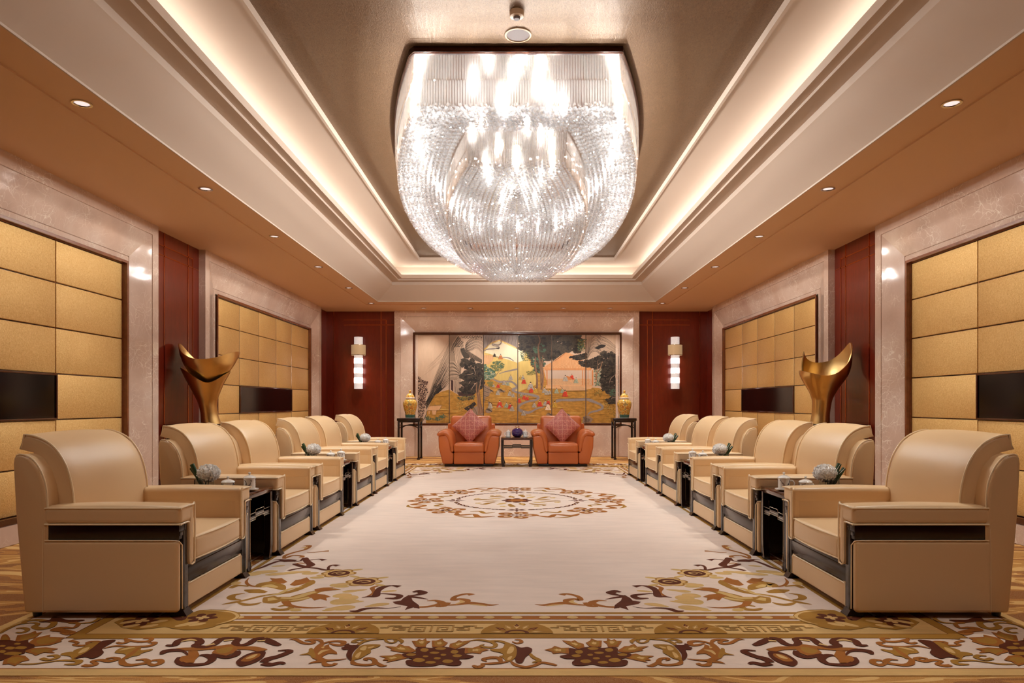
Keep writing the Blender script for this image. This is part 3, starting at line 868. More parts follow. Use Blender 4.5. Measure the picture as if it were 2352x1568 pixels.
# orientation: phi measured in the sculpture's own frame (x = to the right seen from the hall's entrance)
def stand_box(sx, lab):
    e = empty('sculpture_stand', (sx*4.02, 8.75, 0), 0, lab, 'stand', 'dark stands under the gold sculptures')
    q = MB(); q.box(-.29, .29, -.42, .42, .905, .945, M['darkwood'], .005); q.build('table_top', e)
    q = MB(); q.box(-.26, .26, -.38, .38, .80, .905, M['darkwood'], .004); q.build('apron', e)
    for a in (-1, 1):
        for b_ in (-1, 1):
            q = MB(); q.box(a*.24-.025, a*.24+.025, b_*.36-.025, b_*.36+.025, 0, .80, M['darkwood'], .004); q.build('leg', e)
    q = MB(); q.box(-.24, .24, -.36, .36, .18, .205, M['darkwood']); q.build('shelf', e)
stand_box(-1, 'dark wood stand against the left red wood bay, under the gold sculpture')
stand_box(1, 'dark wood stand against the right red wood bay, under the gold sculpture')
# left piece
g = empty('leaf_sculpture', (-3.95, 8.75, .945), radians(24), 'gold folded leaf sculpture on the stand at the left wall, broad lobe to the right', 'sculpture', 'gold leaf sculptures')
q = MB()
cenL = lambda z: (.03-.06*sin(z*3), 0)
rimL = pr_([(0, .66), (45, .62), (90, .60), (135, .66), (180, .70), (215, .64), (250, .53), (272, .485), (300, .53), (330, .62), (360, .66)])
radL = lambda z, ph: base_r(z)*1.0
inner_r = pr_([(.30, .05), (.42, .10), (.52, .155), (.62, .225), (.72, .285), (.85, .33), (1, .345)])
shell_r = pr_([(0, .12), (.12, .105), (.3, .115), (.42, .17), (.55, .25), (.62, .285), (.75, .30), (.9, .29), (1, .27)])
funnel(q, radL, rimL, 0, 360, cen=cenL)
q.build('outer_cup', g, ang=60)
q = MB()
rimU = pr_([(0, .885), (40, .85), (80, .78), (115, .76), (138, .90), (160, 1.0), (182, .97), (205, .86), (228, .785), (260, .775), (290, .80), (315, .875), (345, .895), (360, .885)])
radU = lambda z, ph: inner_r(z)*(1+.14*max(0, cos(radians(ph-350)))*max(0, (z-.55)/.3))
funnel(q, radU, rimU, 0, 360, base=.34, cen=lambda z: (.01-.02*z, 0))
q.build('inner_petal', g, ang=60)
# right piece
g = empty('leaf_sculpture', (3.95, 8.75, .945), radians(-24), 'gold folded leaf sculpture on the stand at the right wall, tall petal to the right', 'sculpture', 'gold leaf sculptures')
q = MB()
rimR = pr_([(-182, .655), (-160, .66), (-135, .635), (-90, .575), (-60, .60), (-30, .74), (-10, .92), (5, 1.0), (25, 1.0), (45, .93), (75, .80), (100, .765), (125, .77), (150, .82), (172, .90)])
def radR(z, ph):
    f = shell_r(z)
    return f*(1.0+(.10 if ph < -120 else 0)*min(1, (z/.5)))
funnel(q, radR, rimR, -182, 172, cen=lambda z: (-.06+.10*z, 0))
q.build('petal_shell', g, ang=60)
q = MB(); q.lathe([(.07, .02), (.07, .5)], M['goldsculpt'], 24, (-.045, 0, 0)); q.build('inner_tube', g)

# ================================================================== CUPS, SAUCERS, FLOWERS
def branch(q, R0, z0, z1, ph0, seed, mat):
    rnd = random.Random(seed)
    def P(ph, z): return (R0*cos(ph), R0*sin(ph), z)
    for s_ in range(2):
        ph, z = ph0+s_*.35, z0+.1*(z1-z0)
        pts = [P(ph, z)]
        for i in range(5):
            ph += rnd.uniform(-.05, .22)*(1 if s_ else -1); z += (z1-z0)*.16; pts.append(P(ph, z))
            if i in (1, 2, 4):
                for k_ in range(3):
                    a = rnd.uniform(0, 6.28); c = P(ph+.10*cos(a), z+.006*sin(a))
                    q.lathe([(.0028, -.0012), (.0028, .0012)], mat, 6, c)
        q.tube(pts, .0011, mat, seg=4)
def make_mug(R=.041, H=.088):
    e = empty('lidded_mug')
    q = MB(); q.lathe([(R*.9, 0), (R*.96, .004), (R, .014), (R, H-.003), (R*.97, H)], M['porcelain'], 28); bd = q.build('mug_body', e)
    q = MB(); branch(q, R+.0006, .01, H*.9, -2.2, 3, M['inkblue']); branch(q, R+.0006, .02, H*.9, .4, 5, M['inkblue'])
    q.build('plum_branch_decoration', bd)
    q = MB(); q.lathe([(R*1.08, H), (R*1.1, H+.004), (R*.9, H+.012), (R*.5, H+.019), (R*.2, H+.021)], M['porcelain'], 28); ld = q.build('lid', e)
    q = MB(); q.lathe([(.0055, H+.02), (.005, H+.027), (.0095, H+.034), (.0095, H+.040), (.004, H+.045)], M['porcelain'], 14); q.build('knob', ld)
    q = MB(); pts = crom([(0, R-.003, H*.78), (0, R+.018, H*.82), (0, R+.030, H*.6), (0, R+.022, H*.35), (0, R-.003, H*.22)], 4); q.tube(pts, .0048, M['porcelain'], seg=8); q.build('handle', e)
    return e
def make_gaiwan():
    e = empty('lidded_cup')
    q = MB(); pr = [(.020, 0), (.022, .005), (.034, .022), (.041, .045), (.044, .066)]
    q.lathe(pr, M['porcelain'], 28); bd = q.build('cup_body', e)
    q = MB(); branch(q, .0435, .03, .062, -2.0, 9, M['inkblue']); branch(q, .0435, .03, .062, .9, 10, M['inkblue']); q.build('plum_branch_decoration', bd)
    q = MB(); q.lathe([(.048, .066), (.048, .069), (.040, .078), (.022, .086), (.009, .088)], M['porcelain'], 28); ld = q.build('lid', e)
    q = MB(); q.lathe([(.0055, .087), (.005, .094), (.009, .101), (.009, .106), (.004, .111)], M['porcelain'], 14); q.build('knob', ld)
    q = MB(); pts = crom([(-.040, 0, .056), (-.058, 0, .058), (-.066, 0, .042), (-.056, 0, .026), (-.034, 0, .024)], 4); q.tube(pts, .0042, M['porcelain'], seg=8); q.build('handle', e)
    return e
def make_saucer():
    q = MB(); q.lathe([(.028, 0), (.032, .003), (.052, .008), (.064, .013), (.064, .016), (.05, .0105), (.03, .006)], M['porcelain'], 32)
    return q.build('saucer', None, ang=70)
def make_vase():
    e = empty('glass_vase'); G = M['glass']
    q = MB(); s_ = .052; H = .085; t = .005
    q.box(-s_, s_, -s_, s_, 0, .012, G)
    q.box(-s_, s_, -s_, -s_+t, .012, H, G); q.box(-s_, s_, s_-t, s_, .012, H, G)
    q.box(-s_, -s_+t, -s_+t, s_-t, .012, H, G); q.box(s_-t, s_, -s_+t, s_-t, .012, H, G); q.build('vase_wall', e, smooth=False)
    return e
def make_flower(seed=1):
    rnd = random.Random(seed); e = empty('hydrangea_bloom')
    q = MB(); c = Vector((.03, 0, .128))
    for i in range(460):
        u = rnd.uniform(-1, 1); ph = rnd.uniform(0, 2*pi); r_ = .072*rnd.uniform(.9, 1.05)
        d = Vector((sqrt(1-u*u)*cos(ph), sqrt(1-u*u)*sin(ph), u)); p = c+Vector((d.x*1.1, d.y*1.05, d.z*.86))*r_
        t = d.orthogonal().normalized(); t = Matrix.Rotation(rnd.uniform(0, 6.28), 3, d) @ t; s2 = d.cross(t); w_ = rnd.uniform(.007, .011)
        t = (t+d*rnd.uniform(-.28, .28)).normalized()
        vs = [tuple(p-t*w_), tuple(p-t*.3*w_+s2*w_*.7+d*.004), tuple(p+t*w_+d*.006), tuple(p-t*.3*w_-s2*w_*.7+d*.004), tuple(p-d*.004)]
        q.add(vs, [(0, 1, 4), (1, 2, 4), (2, 3, 4), (3, 0, 4)], M['petal'])
    vs, fs = [], []
    bm = bmesh.new(); bmesh.ops.create_icosphere(bm, subdivisions=2, radius=.064); 
    vs = [tuple(Vector((v.co.x*1.1, v.co.y*1.05, v.co.z*.84))+c) for v in bm.verts]; fs = [tuple(v.index for v in f.verts) for f in bm.faces]; bm.free()
    q.add(vs, fs, M['petal']); q.build('petals', e, smooth=True, ang=50)
    # rolled dark leaves rising toward the back
    for (a, b_, r_) in (((-.005, -.012, .02), (-.085, -.018, .195), .017), ((-.005, .018, .02), (-.105, .012, .165), .014), ((-.01, .0, .02), (-.06, .03, .15), .012)):
        q = MB(); q.tube([a, tuple((Vector(a)+Vector(b_))/2), b_], [r_*.7, r_, r_*.95], M['greenleaf'], seg=10)
        q.tube([tuple(Vector(a)+Vector((0, r_*.9, .05))), tuple(Vector(b_)+Vector((0, r_*.9, 0)))], .0015, M['petal'], seg=4)
        q.build('rolled_leaf', e)
    q = MB(); q.lathe([(.006, .014), (.005, .08)], M['greenleaf'], 8, (.01, 0, 0)); q.build('stem', e)
    return e
mug, gai, sau, vas, flo = make_mug(), make_gaiwan(), make_saucer(), make_vase(), make_flower()
fresh = {'m': True}
def place(o, key, loc, rz, label, cat, group):
    c = o if fresh.get(key, True) else copy_tree(o)
    fresh[key] = False
    c.location = loc; c.rotation_euler = (0, 0, rz); tag(c, label, cat, group); return c
TZ = .555+LIFT
for sx, side in ((-1, 'left'), (1, 'right')):
    for i, ty in enumerate(TT_Y):
        dd = ['the nearest', 'the middle', 'the farthest'][i]+' tea table of the %s row' % side
        rz = 0 if sx < 0 else pi
        X = lambda lx: sx*(2.34-lx)
        place(sau, 's', (X(.375), ty-.05, TZ), rz, 'white saucer under the tall mug on %s' % dd, 'saucer', 'white saucers')
        place(mug, 'm', (X(.375), ty-.05, TZ+.006), rz+(.5 if sx < 0 else 1.0), 'tall white lidded mug with ink branches on %s' % dd, 'mug', 'tall lidded mugs')
        place(sau, 's', (X(.25), ty-.13+(0 if i == 0 else .12), TZ), rz, 'white saucer under the low cup on %s' % dd, 'saucer', 'white saucers')
        place(gai, 'g', (X(.25), ty-.13+(0 if i == 0 else .12), TZ+.006), rz+(-.8 if sx < 0 else 2.2+pi), 'low white lidded cup with ink branches on %s' % dd, 'cup', 'low lidded cups')
        place(vas, 'v', (X(.03), ty-.02, TZ), rz, 'small square glass vase on %s' % dd, 'vase', 'square glass vases')
        place(flo, 'f', (X(.03), ty-.02, TZ), rz, 'white hydrangea with dark leaves on %s' % dd, 'flower', 'white hydrangeas')
for (x, s_) in ((-.165, 'left'), (.165, 'right')):
    place(sau, 's', (x, 13.2, .548+LIFT), 0, 'white saucer on the centre table, %s of the violet pot' % s_, 'saucer', 'white saucers')
    c = place(mug, 'm', (x, 13.2, .554+LIFT), pi/2 if x < 0 else -pi/2, 'white lidded mug on the centre table, %s of the violet pot' % s_, 'mug', 'tall lidded mugs')
    c.scale = (1.05, 1.05, 1.15)
e = empty('violet_pot', (0.01, 13.2, .548+LIFT), 0, 'round violet glazed pot between the two mugs on the centre table', 'pot')
q = MB(); pr = crom([(.045, 0, 0), (.07, 0, .012), (.104, 0, .05), (.112, 0, .095), (.098, 0, .14), (.062, 0, .17), (.04, 0, .178)], 4)
q.lathe([(p.x, p.z) for p in pr], M['purple'], 36); q.build('pot_body', e)
q = MB(); q.lathe([(.042, .177), (.044, .186), (.036, .188)], M['goldsculpt'], 24); q.build('pot_rim', e)
q = MB()
for a in range(7):
    an = a*.9; q.tube([(0, 0, .17), (.02*cos(an), .02*sin(an), .2), (.045*cos(an), .045*sin(an), .205+.012*sin(a*2.3))], [.002, .002, .006], M['greenleaf' if a % 2 else 'orange'], seg=5)
q.build('sprig', e)
# ================================================================== CHANDELIER
CC = 8.85
def outline(L, chord, mx, cyy, n=None, step=None, p=2.2):
    pts = []
    K = 120
    right = [(chord+(mx-chord)*(1-abs(t)**p), cyy+t*L) for t in [-1+2*i/K for i in range(K+1)]]
    left = [(-x, y) for x, y in reversed(right)]
    poly = right+left
    # resample
    P = np.array(poly+[poly[0]]); d = np.sqrt((np.diff(P, axis=0)**2).sum(1)); s_ = np.concatenate([[0], np.cumsum(d)])
    n = n or int(s_[-1]/step)
    q = np.linspace(0, s_[-1], n, endpoint=False)
    return np.stack([np.interp(q, s_, P[:, 0]), np.interp(q, s_, P[:, 1])], 1), s_[-1]
chan = empty('crystal_chandelier', (0, CC, 3.0), 0, 'huge tiered crystal chandelier with rod fringe and ball underside on the gold ceiling', 'chandelier')
def batch(name, tv, tf, pos, mat, parent, scales=None, rots=None, smooth=True, stuff=None):
    """many copies of one small shape in one mesh"""
    tv = np.array(tv, dtype=np.float32); n = len(pos); nv = len(tv)
    V = np.repeat(tv[None], n, 0)
    if scales is not None: V = V*scales[:, None, :]
    if rots is not None:
        c, s_ = np.cos(rots), np.sin(rots)
        x = V[:, :, 0]*c[:, None]-V[:, :, 1]*s_[:, None]; y = V[:, :, 0]*s_[:, None]+V[:, :, 1]*c[:, None]
        V = np.stack([x, y, V[:, :, 2]], 2)
    V = (V+np.array(pos, dtype=np.float32)[:, None, :]).reshape(-1, 3)
    me = bpy.data.meshes.new(name)
    loops = np.concatenate([np.array(f) for f in tf]); cnt = np.array([len(f) for f in tf])
    L_ = (loops[None]+(np.arange(n)*nv)[:, None]).reshape(-1)
    starts = np.concatenate([[0], np.cumsum(np.tile(cnt, n))[:-1]])
    me.vertices.add(len(V)); me.vertices.foreach_set('co', V.reshape(-1))
    me.loops.add(len(L_)); me.loops.foreach_set('vertex_index', L_.astype(np.int32))
    me.polygons.add(len(starts)); me.polygons.foreach_set('loop_start', starts.astype(np.int32))
    me.polygons.foreach_set('use_smooth', [smooth]*len(starts))
    me.materials.append(mat); me.update(calc_edges=True); me.validate()
    o = bpy.data.objects.new(name, me); COL.objects.link(o); o.parent = parent
    if stuff: o['kind'] = 'stuff'
    return o
Zc = 3.0
ZT, ZO, ZI = 3.982, 3.545, 3.250         # frame, outer underside, inner underside (world)
def loc(p, z): return (p[0], p[1]-CC, z-Zc)
# bronze frame and added reflector
fo, _ = outline(3.452, .84, 1.405, CC, n=200); fi, _ = outline(3.40, .81, 1.37, CC, n=200)
q = MB(); n = len(fo)
vs = [loc(p, ZT) for p in fo]+[loc(p, 4.028) for p in fo]+[loc(p, ZT) for p in fi]+[loc(p, ZT+.04) for p in fi]
fs = []
for i in range(n):
    j = (i+1) % n
    fs += [(i, j, j+n, i+n), (i, j, j+2*n, i+2*n), (i+2*n, j+2*n, j+3*n, i+3*n)]
q.add(vs, fs, M['bronze']); q.build('bronze_frame', chan, smooth=False)
q = MB(); q.add([loc(p, ZT-.004) for p in outline(3.45, .838, 1.403, CC, n=200)[0]]+[loc(p, ZT-.012) for p in outline(3.45, .838, 1.403, CC, n=200)[0]], [(i, (i+1) % n, (i+1) % n+n, i+n) for i in range(n)], M['copper']); q.build('copper_edge', chan)
q = MB(); q.add([loc(p, ZT+.038) for p in fi], [tuple(range(n))], M['chrome']); q.build('reflector_plate', chan, smooth=False, recalc=False)  # chrome reflector added to brighten the crystals
# crystal rods
def rod_shape(r, h, n=6):
    vs = [(r*cos(2*pi*k/n), r*sin(2*pi*k/n), z) for z in (-h, -.012, 0) for k in range(n)]
    vs += [(0, 0, -h-r*1.1)]
    fs = [(k, (k+1) % n, (k+1) % n+n, k+n) for k in range(n)]+[(k+n, (k+1) % n+n, (k+1) % n+2*n, k+2*n) for k in range(n)]
    fs += [((k+1) % n, k, 3*n) for k in range(n)]+[tuple(range(2*n, 3*n))]
    return vs, fs
def rods(name, L, chord, mx, ztop, h, step, r, cyy, single=0):
    o, per = outline(L, chord, mx, cyy, step=step)
    vs, fs = rod_shape(r, h)
    rnd = np.random.RandomState(3)
    pos = [loc(p, ztop) for p in o]; rots = rnd.rand(len(pos))*3
    front = [i for i, p in enumerate(o) if p[1] < cyy-L+.002][:single]
    keep = [i for i in range(len(pos)) if i not in set(front)]
    batch(name, vs, fs, [pos[i] for i in keep], M['rod'], chan, rots=rots[keep], smooth=False, stuff=True)
    if front:
        q = MB(); q.add(vs, fs, M['rod']); o0 = q.build('crystal_rod', chan, smooth=False, recalc=False)
        for k_, i in enumerate(front):
            c = o0 if k_ == 0 else o0.copy()
            if k_: COL.objects.link(c)
            c.location = pos[i]; c.rotation_euler = (0, 0, float(rots[i]))
rods('crystal_rod_fringe', 3.43, .82, 1.386, ZT, .205, .0215, .0085, CC, 80)
rods('crystal_rod_fringe', 3.41, .805, 1.366, ZT-.205, .20, .0215, .0085, CC)
CI = 8.72
rods('crystal_rod_fringe', 2.83, .435, .84, ZO-.004, .145, .019, .0065, CI)
rods('crystal_rod_fringe', 2.82, .425, .83, ZO-.150, .140, .019, .0065, CI)
# crystal balls
bm = bmesh.new(); bmesh.ops.create_icosphere(bm, subdivisions=1, radius=1)
ico = ([tuple(v.co) for v in bm.verts], [tuple(v.index for v in f.verts) for f in bm.faces]); bm.free()
rnd = np.random.RandomState(11)
def balls(name, rings, z, step, r):
    pos = []
    for k_, (L, ch_, mx, c_) in enumerate(rings):
        o, per = outline(L, ch_, mx, c_, step=step)
        sh = (k_ % 2)*.5*step
        for i, p in enumerate(o):
            zz = z+(.012 if (i % 2) else 0)
            pos.append(loc((p[0], p[1]+sh), zz)); 
            if r > .014: pos.append(loc((p[0], p[1]+sh), zz+2.1*r))
    sc_ = np.ones((len(pos), 3))*r*(.92+.16*rnd.rand(len(pos), 1))
    batch(name, ico[0], ico[1], pos, M['crystal'], chan, scales=sc_, rots=rnd.rand(len(pos))*6, smooth=False, stuff=True)
    return len(pos)
R1 = []
for k_ in range(11):
    t = k_/10.; R1.append((3.40-(3.40-2.87)*t, .80-(.80-.46)*t, 1.355-(1.355-.875)*t, CC+(CI-CC)*t))
n1 = balls('crystal_ball_underside', R1, ZO-.005, .043, .0165)
R2 = []
for k_ in range(17):
    t = k_/17.; R2.append((2.81-.05*k_, max(.42-.03*k_, .01), .82-.05*k_, CI))
n2 = balls('crystal_ball_underside', R2, ZI+.005, .036, .0138)
R3 = [(a-.025, max(b_-.015, .01), max(c_-.025, .005), d) for a, b_, c_, d in R2[:-1]]
balls('crystal_ball_underside', R3, ZI+.04, .034, .0138)
R3 = [(a-.027, max(b_-.015, .01), max(c_-.024, .005), d) for a, b_, c_, d in R1[:-1]]
balls('crystal_ball_underside', R3, ZO+.045, .046, .0139)
print('balls', n1, n2)
# lamps inside
o, _ = outline(3.25, .66, 1.22, CC, n=46)
for p in o: lamp('chandelier_bulb', 'POINT', loc(p, 3.67), P_BULB, C_BULB, .006, parent=chan)
for i, (x_, y_) in enumerate(((-.30, -2.4), (.05, -2.1), (.34, -2.45), (-.45, -1.6), (.22, -1.5), (.52, -1.0), (-.15, -.9), (-.55, -.3), (.3, -.2), (0, .5), (.5, .9), (-.45, 1.0), (.1, 1.6), (-.2, 2.2), (.3, 2.3))):
    lamp('chandelier_bulb', 'POINT', (x_, y_+CI-CC, 3.47-Zc), P_BULB*.7, C_BULB, .008, parent=chan)
    lamp('chandelier_bulb', 'POINT', (-x_*.8, y_+CI-CC+.33, 3.50-Zc), P_BULB*.7, C_BULB, .008, parent=chan)

# ================================================================== DOWNLIGHTS
def make_down():
    e = empty('recessed_downlight')
    q = MB(); q.lathe([(.066, 0), (.066, -.006), (.052, -.006), (.05, 0), (.046, .002)], M['chrome'], 28, cap=False); q.build('trim_ring', e)
    q = MB(); q.lathe([(.001, .001), (.048, .001)], M['downlens'], 28, cap=False); q.build('lens', e)
    return e
dl = make_down(); first = True
def place_down(x, y, z, label, grp):
    global first
    o = dl if first else copy_tree(dl); first = False
    o.location = (x, y, z); tag(o, label, 'ceiling light', grp)
    lamp('downlight_and_fill_lamp', 'SPOT', (0, 0, -.012), P_DOWN, C_DOWN, .014, spot=radians(95), blend=.9, parent=o)
ordn = ['first', 'second', 'third', 'fourth', 'fifth', 'sixth']
for sx, side in ((-1, 'left'), (1, 'right')):
    for k_ in range(6):
        place_down(sx*3.07, 4.82+1.915*k_, ZC+.013, '%s small recessed downlight from the camera along the %s soffit' % (ordn[k_], side), 'downlights along the side soffits')
for k_ in range(5):
    place_down((k_-2)*1.025, 15.02, ZC-.001, '%s recessed downlight from the left in front of the back wall' % ordn[k_], 'downlights in front of the painted screen')
for sx in (-1, 1):  # bare fill spots added out of view to brighten the near rug
    lamp('downlight_and_fill_lamp', 'SPOT', (sx*3.07, 2.905, ZC-.02), P_DOWN*.5, C_DOWN, .014, spot=radians(95), blend=.9)
for k_ in range(5): lamp('downlight_and_fill_lamp', 'SPOT', ((k_-2)*1.025, 2.18, ZC-.02), P_DOWN*.7, C_DOWN, .014, spot=radians(95), blend=.9)  # row of unseen fill spots, added without fittings
# ================================================================== SCONCES
m, nt, b = newmat('beaded_crystal_tube')
v = coords(nt); vo = N(nt, 'ShaderNodeTexVoronoi'); vo.inputs['Scale'].default_value = 70; nt.links.new(v, vo.inputs['Vector'])
b.inputs['Base Color'].default_value = (.8, .76, .74, 1); b.inputs['Roughness'].default_value = .1
bump(nt, b, vo.outputs['Distance'], .8, .01); b.inputs['Emission Color'].default_value = (1, .9, .86, 1); b.inputs['Emission Strength'].default_value = .35
M['beaded'] = m
def make_sconce():
    e = empty('wall_sconce')
    q = MB(); q.box(-.06, .06, -.02, 0, -.55, .60, M['bronze'], .004); q.build('back_plate', e)
    q = MB(); q.lathe([(.0965, .42), (.0965, .60), (.09, .603)], M['beaded'], 32, (0, -.12, 0)); q.build('crystal_cap', e)
    q = MB(); q.lathe([(.158, .19), (.160, .20), (.160, .415), (.158, .425), (.15, .425), (.15, .19)], M['sconceshade'], 40, (0, -.12, 0), cap=False)
    q.lathe([(.163, .188), (.163, .198)], M['inlay'], 40, (0, -.12, 0), cap=False); q.lathe([(.163, .417), (.163, .427)], M['inlay'], 40, (0, -.12, 0), cap=False); q.build('lamp_shade', e)
    q = MB(); q.lathe([(.0965, -.57), (.0965, .19)], M['beaded'], 32, (0, -.12, 0)); q.build('crystal_tube', e)
    for z in (.0, -.22, -.44):
        q = MB(); q.lathe([(.098, z-.0), (.1, z+.02), (.1, z+.10), (.098, z+.12)], M['sconceglow'], 32, (0, -.12, 0), cap=False); q.build('lit_band', e)
    return e
M['sconceglow'] = emit('sconce_glow', (255, 236, 228), 3.2)
sn = make_sconce()
for i, (x, side) in enumerate(((-3.59, 'left'), (3.59, 'right'))):
    o = sn if i == 0 else copy_tree(sn); o.location = (x, YBW, 2.11)
    tag(o, 'glowing crystal tube sconce with beige shade on the red wood, %s of the marble portal' % side, 'wall light', 'crystal sconces')
# ================================================================== DETECTOR + SPEAKER ON THE GOLD CEILING
e = empty('smoke_detector', (0, 4.93, 4.03), 0, 'small round smoke detector on the gold ceiling in front of the chandelier', 'smoke detector')
q = MB(); q.lathe([(.053, 0), (.053, -.028), (.048, -.036), (.03, -.040)], M['beigeplastic'], 28); q.build('base', e)
q = MB(); q.lathe([(.026, -.038), (.024, -.052), (.020, -.056)], M['grey'], 24); q.build('sensor_head', e)
q = MB(); q.lathe([(.004, -.0405), (.004, -.0415)], M['black'], 10, (.024, -.03, .006)); q.build('indicator', e)
e = empty('ceiling_speaker', (0.01, 5.235, 4.03), 0, 'round flush ceiling speaker between the smoke detector and the chandelier', 'speaker')
q = MB(); q.lathe([(.104, 0), (.102, -.008), (.09, -.010), (.088, -.004)], M['beigeplastic'], 36, cap=False); q.build('trim_ring', e)
q = MB(); q.lathe([(.001, -.006), (.05, -.006), (.088, -.004)], M['grey'], 36, cap=False); q.build('grille', e)
# ================================================================== RUG
RX, RY0, RY1 = 2.79, 3.017, 13.80; RC = (RY0+RY1)/2
rug = MB(); LAYER = [0.0]
def flat(mb, pts, z, mat, mp=lambda x, y, z: (x, y, z)):
    n = len(pts)
    if n < 3: return
    mb.add([mp(x, y, z) for x, y in pts], [tuple(range(n))], mat)
rug.box(-RX, RX, RY0, RY1, -.004, 0, M['r_beige'])
z = 0.0
for ins, c in ((.075, 'r_orange'), (.083, 'r_field'), (.475, 'r_brown'), (.481, 'r_gold'), (.54, 'r_brown'), (.544, 'r_beige'), (.705, 'r_brown'), (.709, 'r_gold'), (.755, 'r_field'), (.775, 'r_brown'), (.782, 'r_orange'), (.836, 'r_brown'), (.841, 'r_field'), (.871, 'r_gold'), (.906, 'r_field')):
    z += .0002
    flat(rug, [(-RX+ins, RY0+ins), (RX-ins, RY0+ins), (RX-ins, RY1-ins), (-RX+ins, RY1-ins)], z, M[c])
ZB = z
SY = [0]
def sym(poly, h, c, mx=True, my=True):
    """pattern piece mirrored to the other side and the other end of the rug"""
    m_ = M['r_'+c]; SY[0] = (SY[0]+1) % 41; h = h+SY[0]*.000006
    flat(rug, poly, ZB+h, m_)
    if mx: flat(rug, [(-x, y) for x, y in poly][::-1], ZB+h, m_)
    if my: flat(rug, [(x, 2*RC-y) for x, y in poly][::-1], ZB+h, m_)
    if mx and my: flat(rug, [(-x, 2*RC-y) for x, y in poly], ZB+h, m_)
def ribbon(pts, ws, k=5):
    P = crom([(a, b_, 0) for a, b_ in pts], k); n = len(P); L_, R_ = [], []
    for i in range(n):
        t = P[min(i+1, n-1)]-P[max(i-1, 0)]
        if t.length < 1e-9: t = Vector((1, 0, 0))
        t.normalize(); u = i/(n-1)*(len(ws)-1); a = int(min(u, len(ws)-2)); w_ = ws[a]*(1-(u-a))+ws[a+1]*(u-a)
        L_.append((P[i].x-t.y*w_/2, P[i].y+t.x*w_/2)); R_.append((P[i].x+t.y*w_/2, P[i].y-t.x*w_/2))
    return L_, R_
EPS = [0]
def stroke(pts, ws, h, c, **kw):
    L_, R_ = ribbon(pts, [w_*(.78 if kw.get('my', True) else 1.7) for w_ in ws])
    ws = [w_*.8 for w_ in ws] if 0 else ws
    for i in range(len(L_)-1):
        sym([L_[i], L_[i+1], R_[i+1], R_[i]], h, c, **kw)
def disc(c, rx, ry, h, col, n=18, rot=0, **kw):
    sym([(c[0]+rx*cos(2*pi*k/n)*cos(rot)-ry*sin(2*pi*k/n)*sin(rot), c[1]+rx*cos(2*pi*k/n)*sin(rot)+ry*sin(2*pi*k/n)*cos(rot)) for k in range(n)], h, col, **kw)
def scallop(c, r, n, amp, h, col, ph=0, **kw):
    K = n*8
    sym([(c[0]+r*(1+amp*abs(cos(n*(2*pi*k/K)/2))-amp)*cos(2*pi*k/K+ph), c[1]+r*(1+amp*abs(cos(n*(2*pi*k/K)/2))-amp)*sin(2*pi*k/K+ph)) for k in range(K)], h, col, **kw)
def FL(px, py): Y = 1.2*1568/(py-927.0); return ((px-1187)/1568*Y, Y)
# corner spray traced in the plane of the rug
c4 = lambda L_: [FL(480+a/3.2667, 1230+b_/3.2667) for a, b_ in L_]
def S4(pts, ws, h, c): stroke(c4(pts), [w_*1.35 for w_ in ws], h, c)
def P4(pts, h, c): sym(c4(pts), h, c)
H1, H2, H3 = .0004, .0007, .0010
S4([(700,80),(750,78),(725,105),(640,128),(575,150),(560,172)], [.005,.05,.03,.03,.03,.02], H1, 'orange')
S4([(690,95),(730,88),(720,100)], [.01,.03,.01], H2, 'beige')
S4([(735,128),(790,128),(850,120),(900,117)], [.012,.02,.02,.045], H1, 'orange')
S4([(560,175),(630,152),(700,155),(690,166)], [.03,.03,.03,.04], H1, 'orange')
S4([(335,262),(400,240),(460,215),(520,195),(580,190),(650,192)], [.012,.03,.03,.03,.09,.05], H2, 'brown')
S4([(480,186),(530,182),(580,190)], [.005,.03,.05], H2, 'brown')
S4([(640,200),(690,190),(720,170),(735,195),(765,222),(720,236),(650,218),(640,212)], [.02,.02,.04,.05,.06,.05,.04,.02], H2, 'brown')
S4([(735,190),(790,182),(830,178),(868,187)], [.03,.015,.02,.05], H2, 'brown')
S4([(640,218),(680,208),(720,212)], [.01,.03,.01], H1, 'orange')
S4([(595,266),(640,255),(720,243),(800,246),(870,260),(940,256)], [.03,.03,.02,.03,.03,.01], H2, 'brown')
S4([(895,257),(900,236),(930,224),(970,228)], [.02,.02,.03,.05], H2, 'brown')
for (cx, cyy) in ((975, 285), (1163, 348)):
    p = c4([(cx, cyy)])[0]
    scallop(p, .125, 6, .22, H1, 'gold'); scallop(p, .108, 6, .2, H1+.0001, 'beige'); disc(p, .078, .075, H2, 'brown')
    stroke([(p[0]-.05, p[1]-.01), (p[0]-.01, p[1]+.035), (p[0]+.04, p[1]+.01), (p[0]+.01, p[1]-.025), (p[0]-.02, p[1]-.005)], [.01, .02, .018, .015, .006], H3, 'beige')
    disc((p[0]+.10, p[1]+.10), .05, .022, H1, 'light', rot=.5); disc((p[0]+.13, p[1]-.09), .05, .02, H1, 'light', rot=-.6); disc((p[0]-.12, p[1]-.12), .05, .03, H1, 'light')
S4([(1145,468),(1200,460),(1250,455),(1265,420),(1300,392),(1370,378),(1430,385)], [.006,.03,.05,.04,.05,.02,.05], H2, 'brown')
S4([(1180,462),(1240,430),(1225,395),(1270,380)], [.006,.03,.03,.02], H1, 'orange')
S4([(1270,438),(1340,440),(1430,452),(1400,474),(1320,472)], [.01,.02,.04,.05,.01], H2, 'brown')
P4([(1378,500),(1440,490),(1460,470),(1500,448),(1520,470),(1528,490),(1575,525),(1580,552),(1535,542),(1490,555),(1470,562),(1490,532),(1430,522),(1395,515)], H2, 'brown')
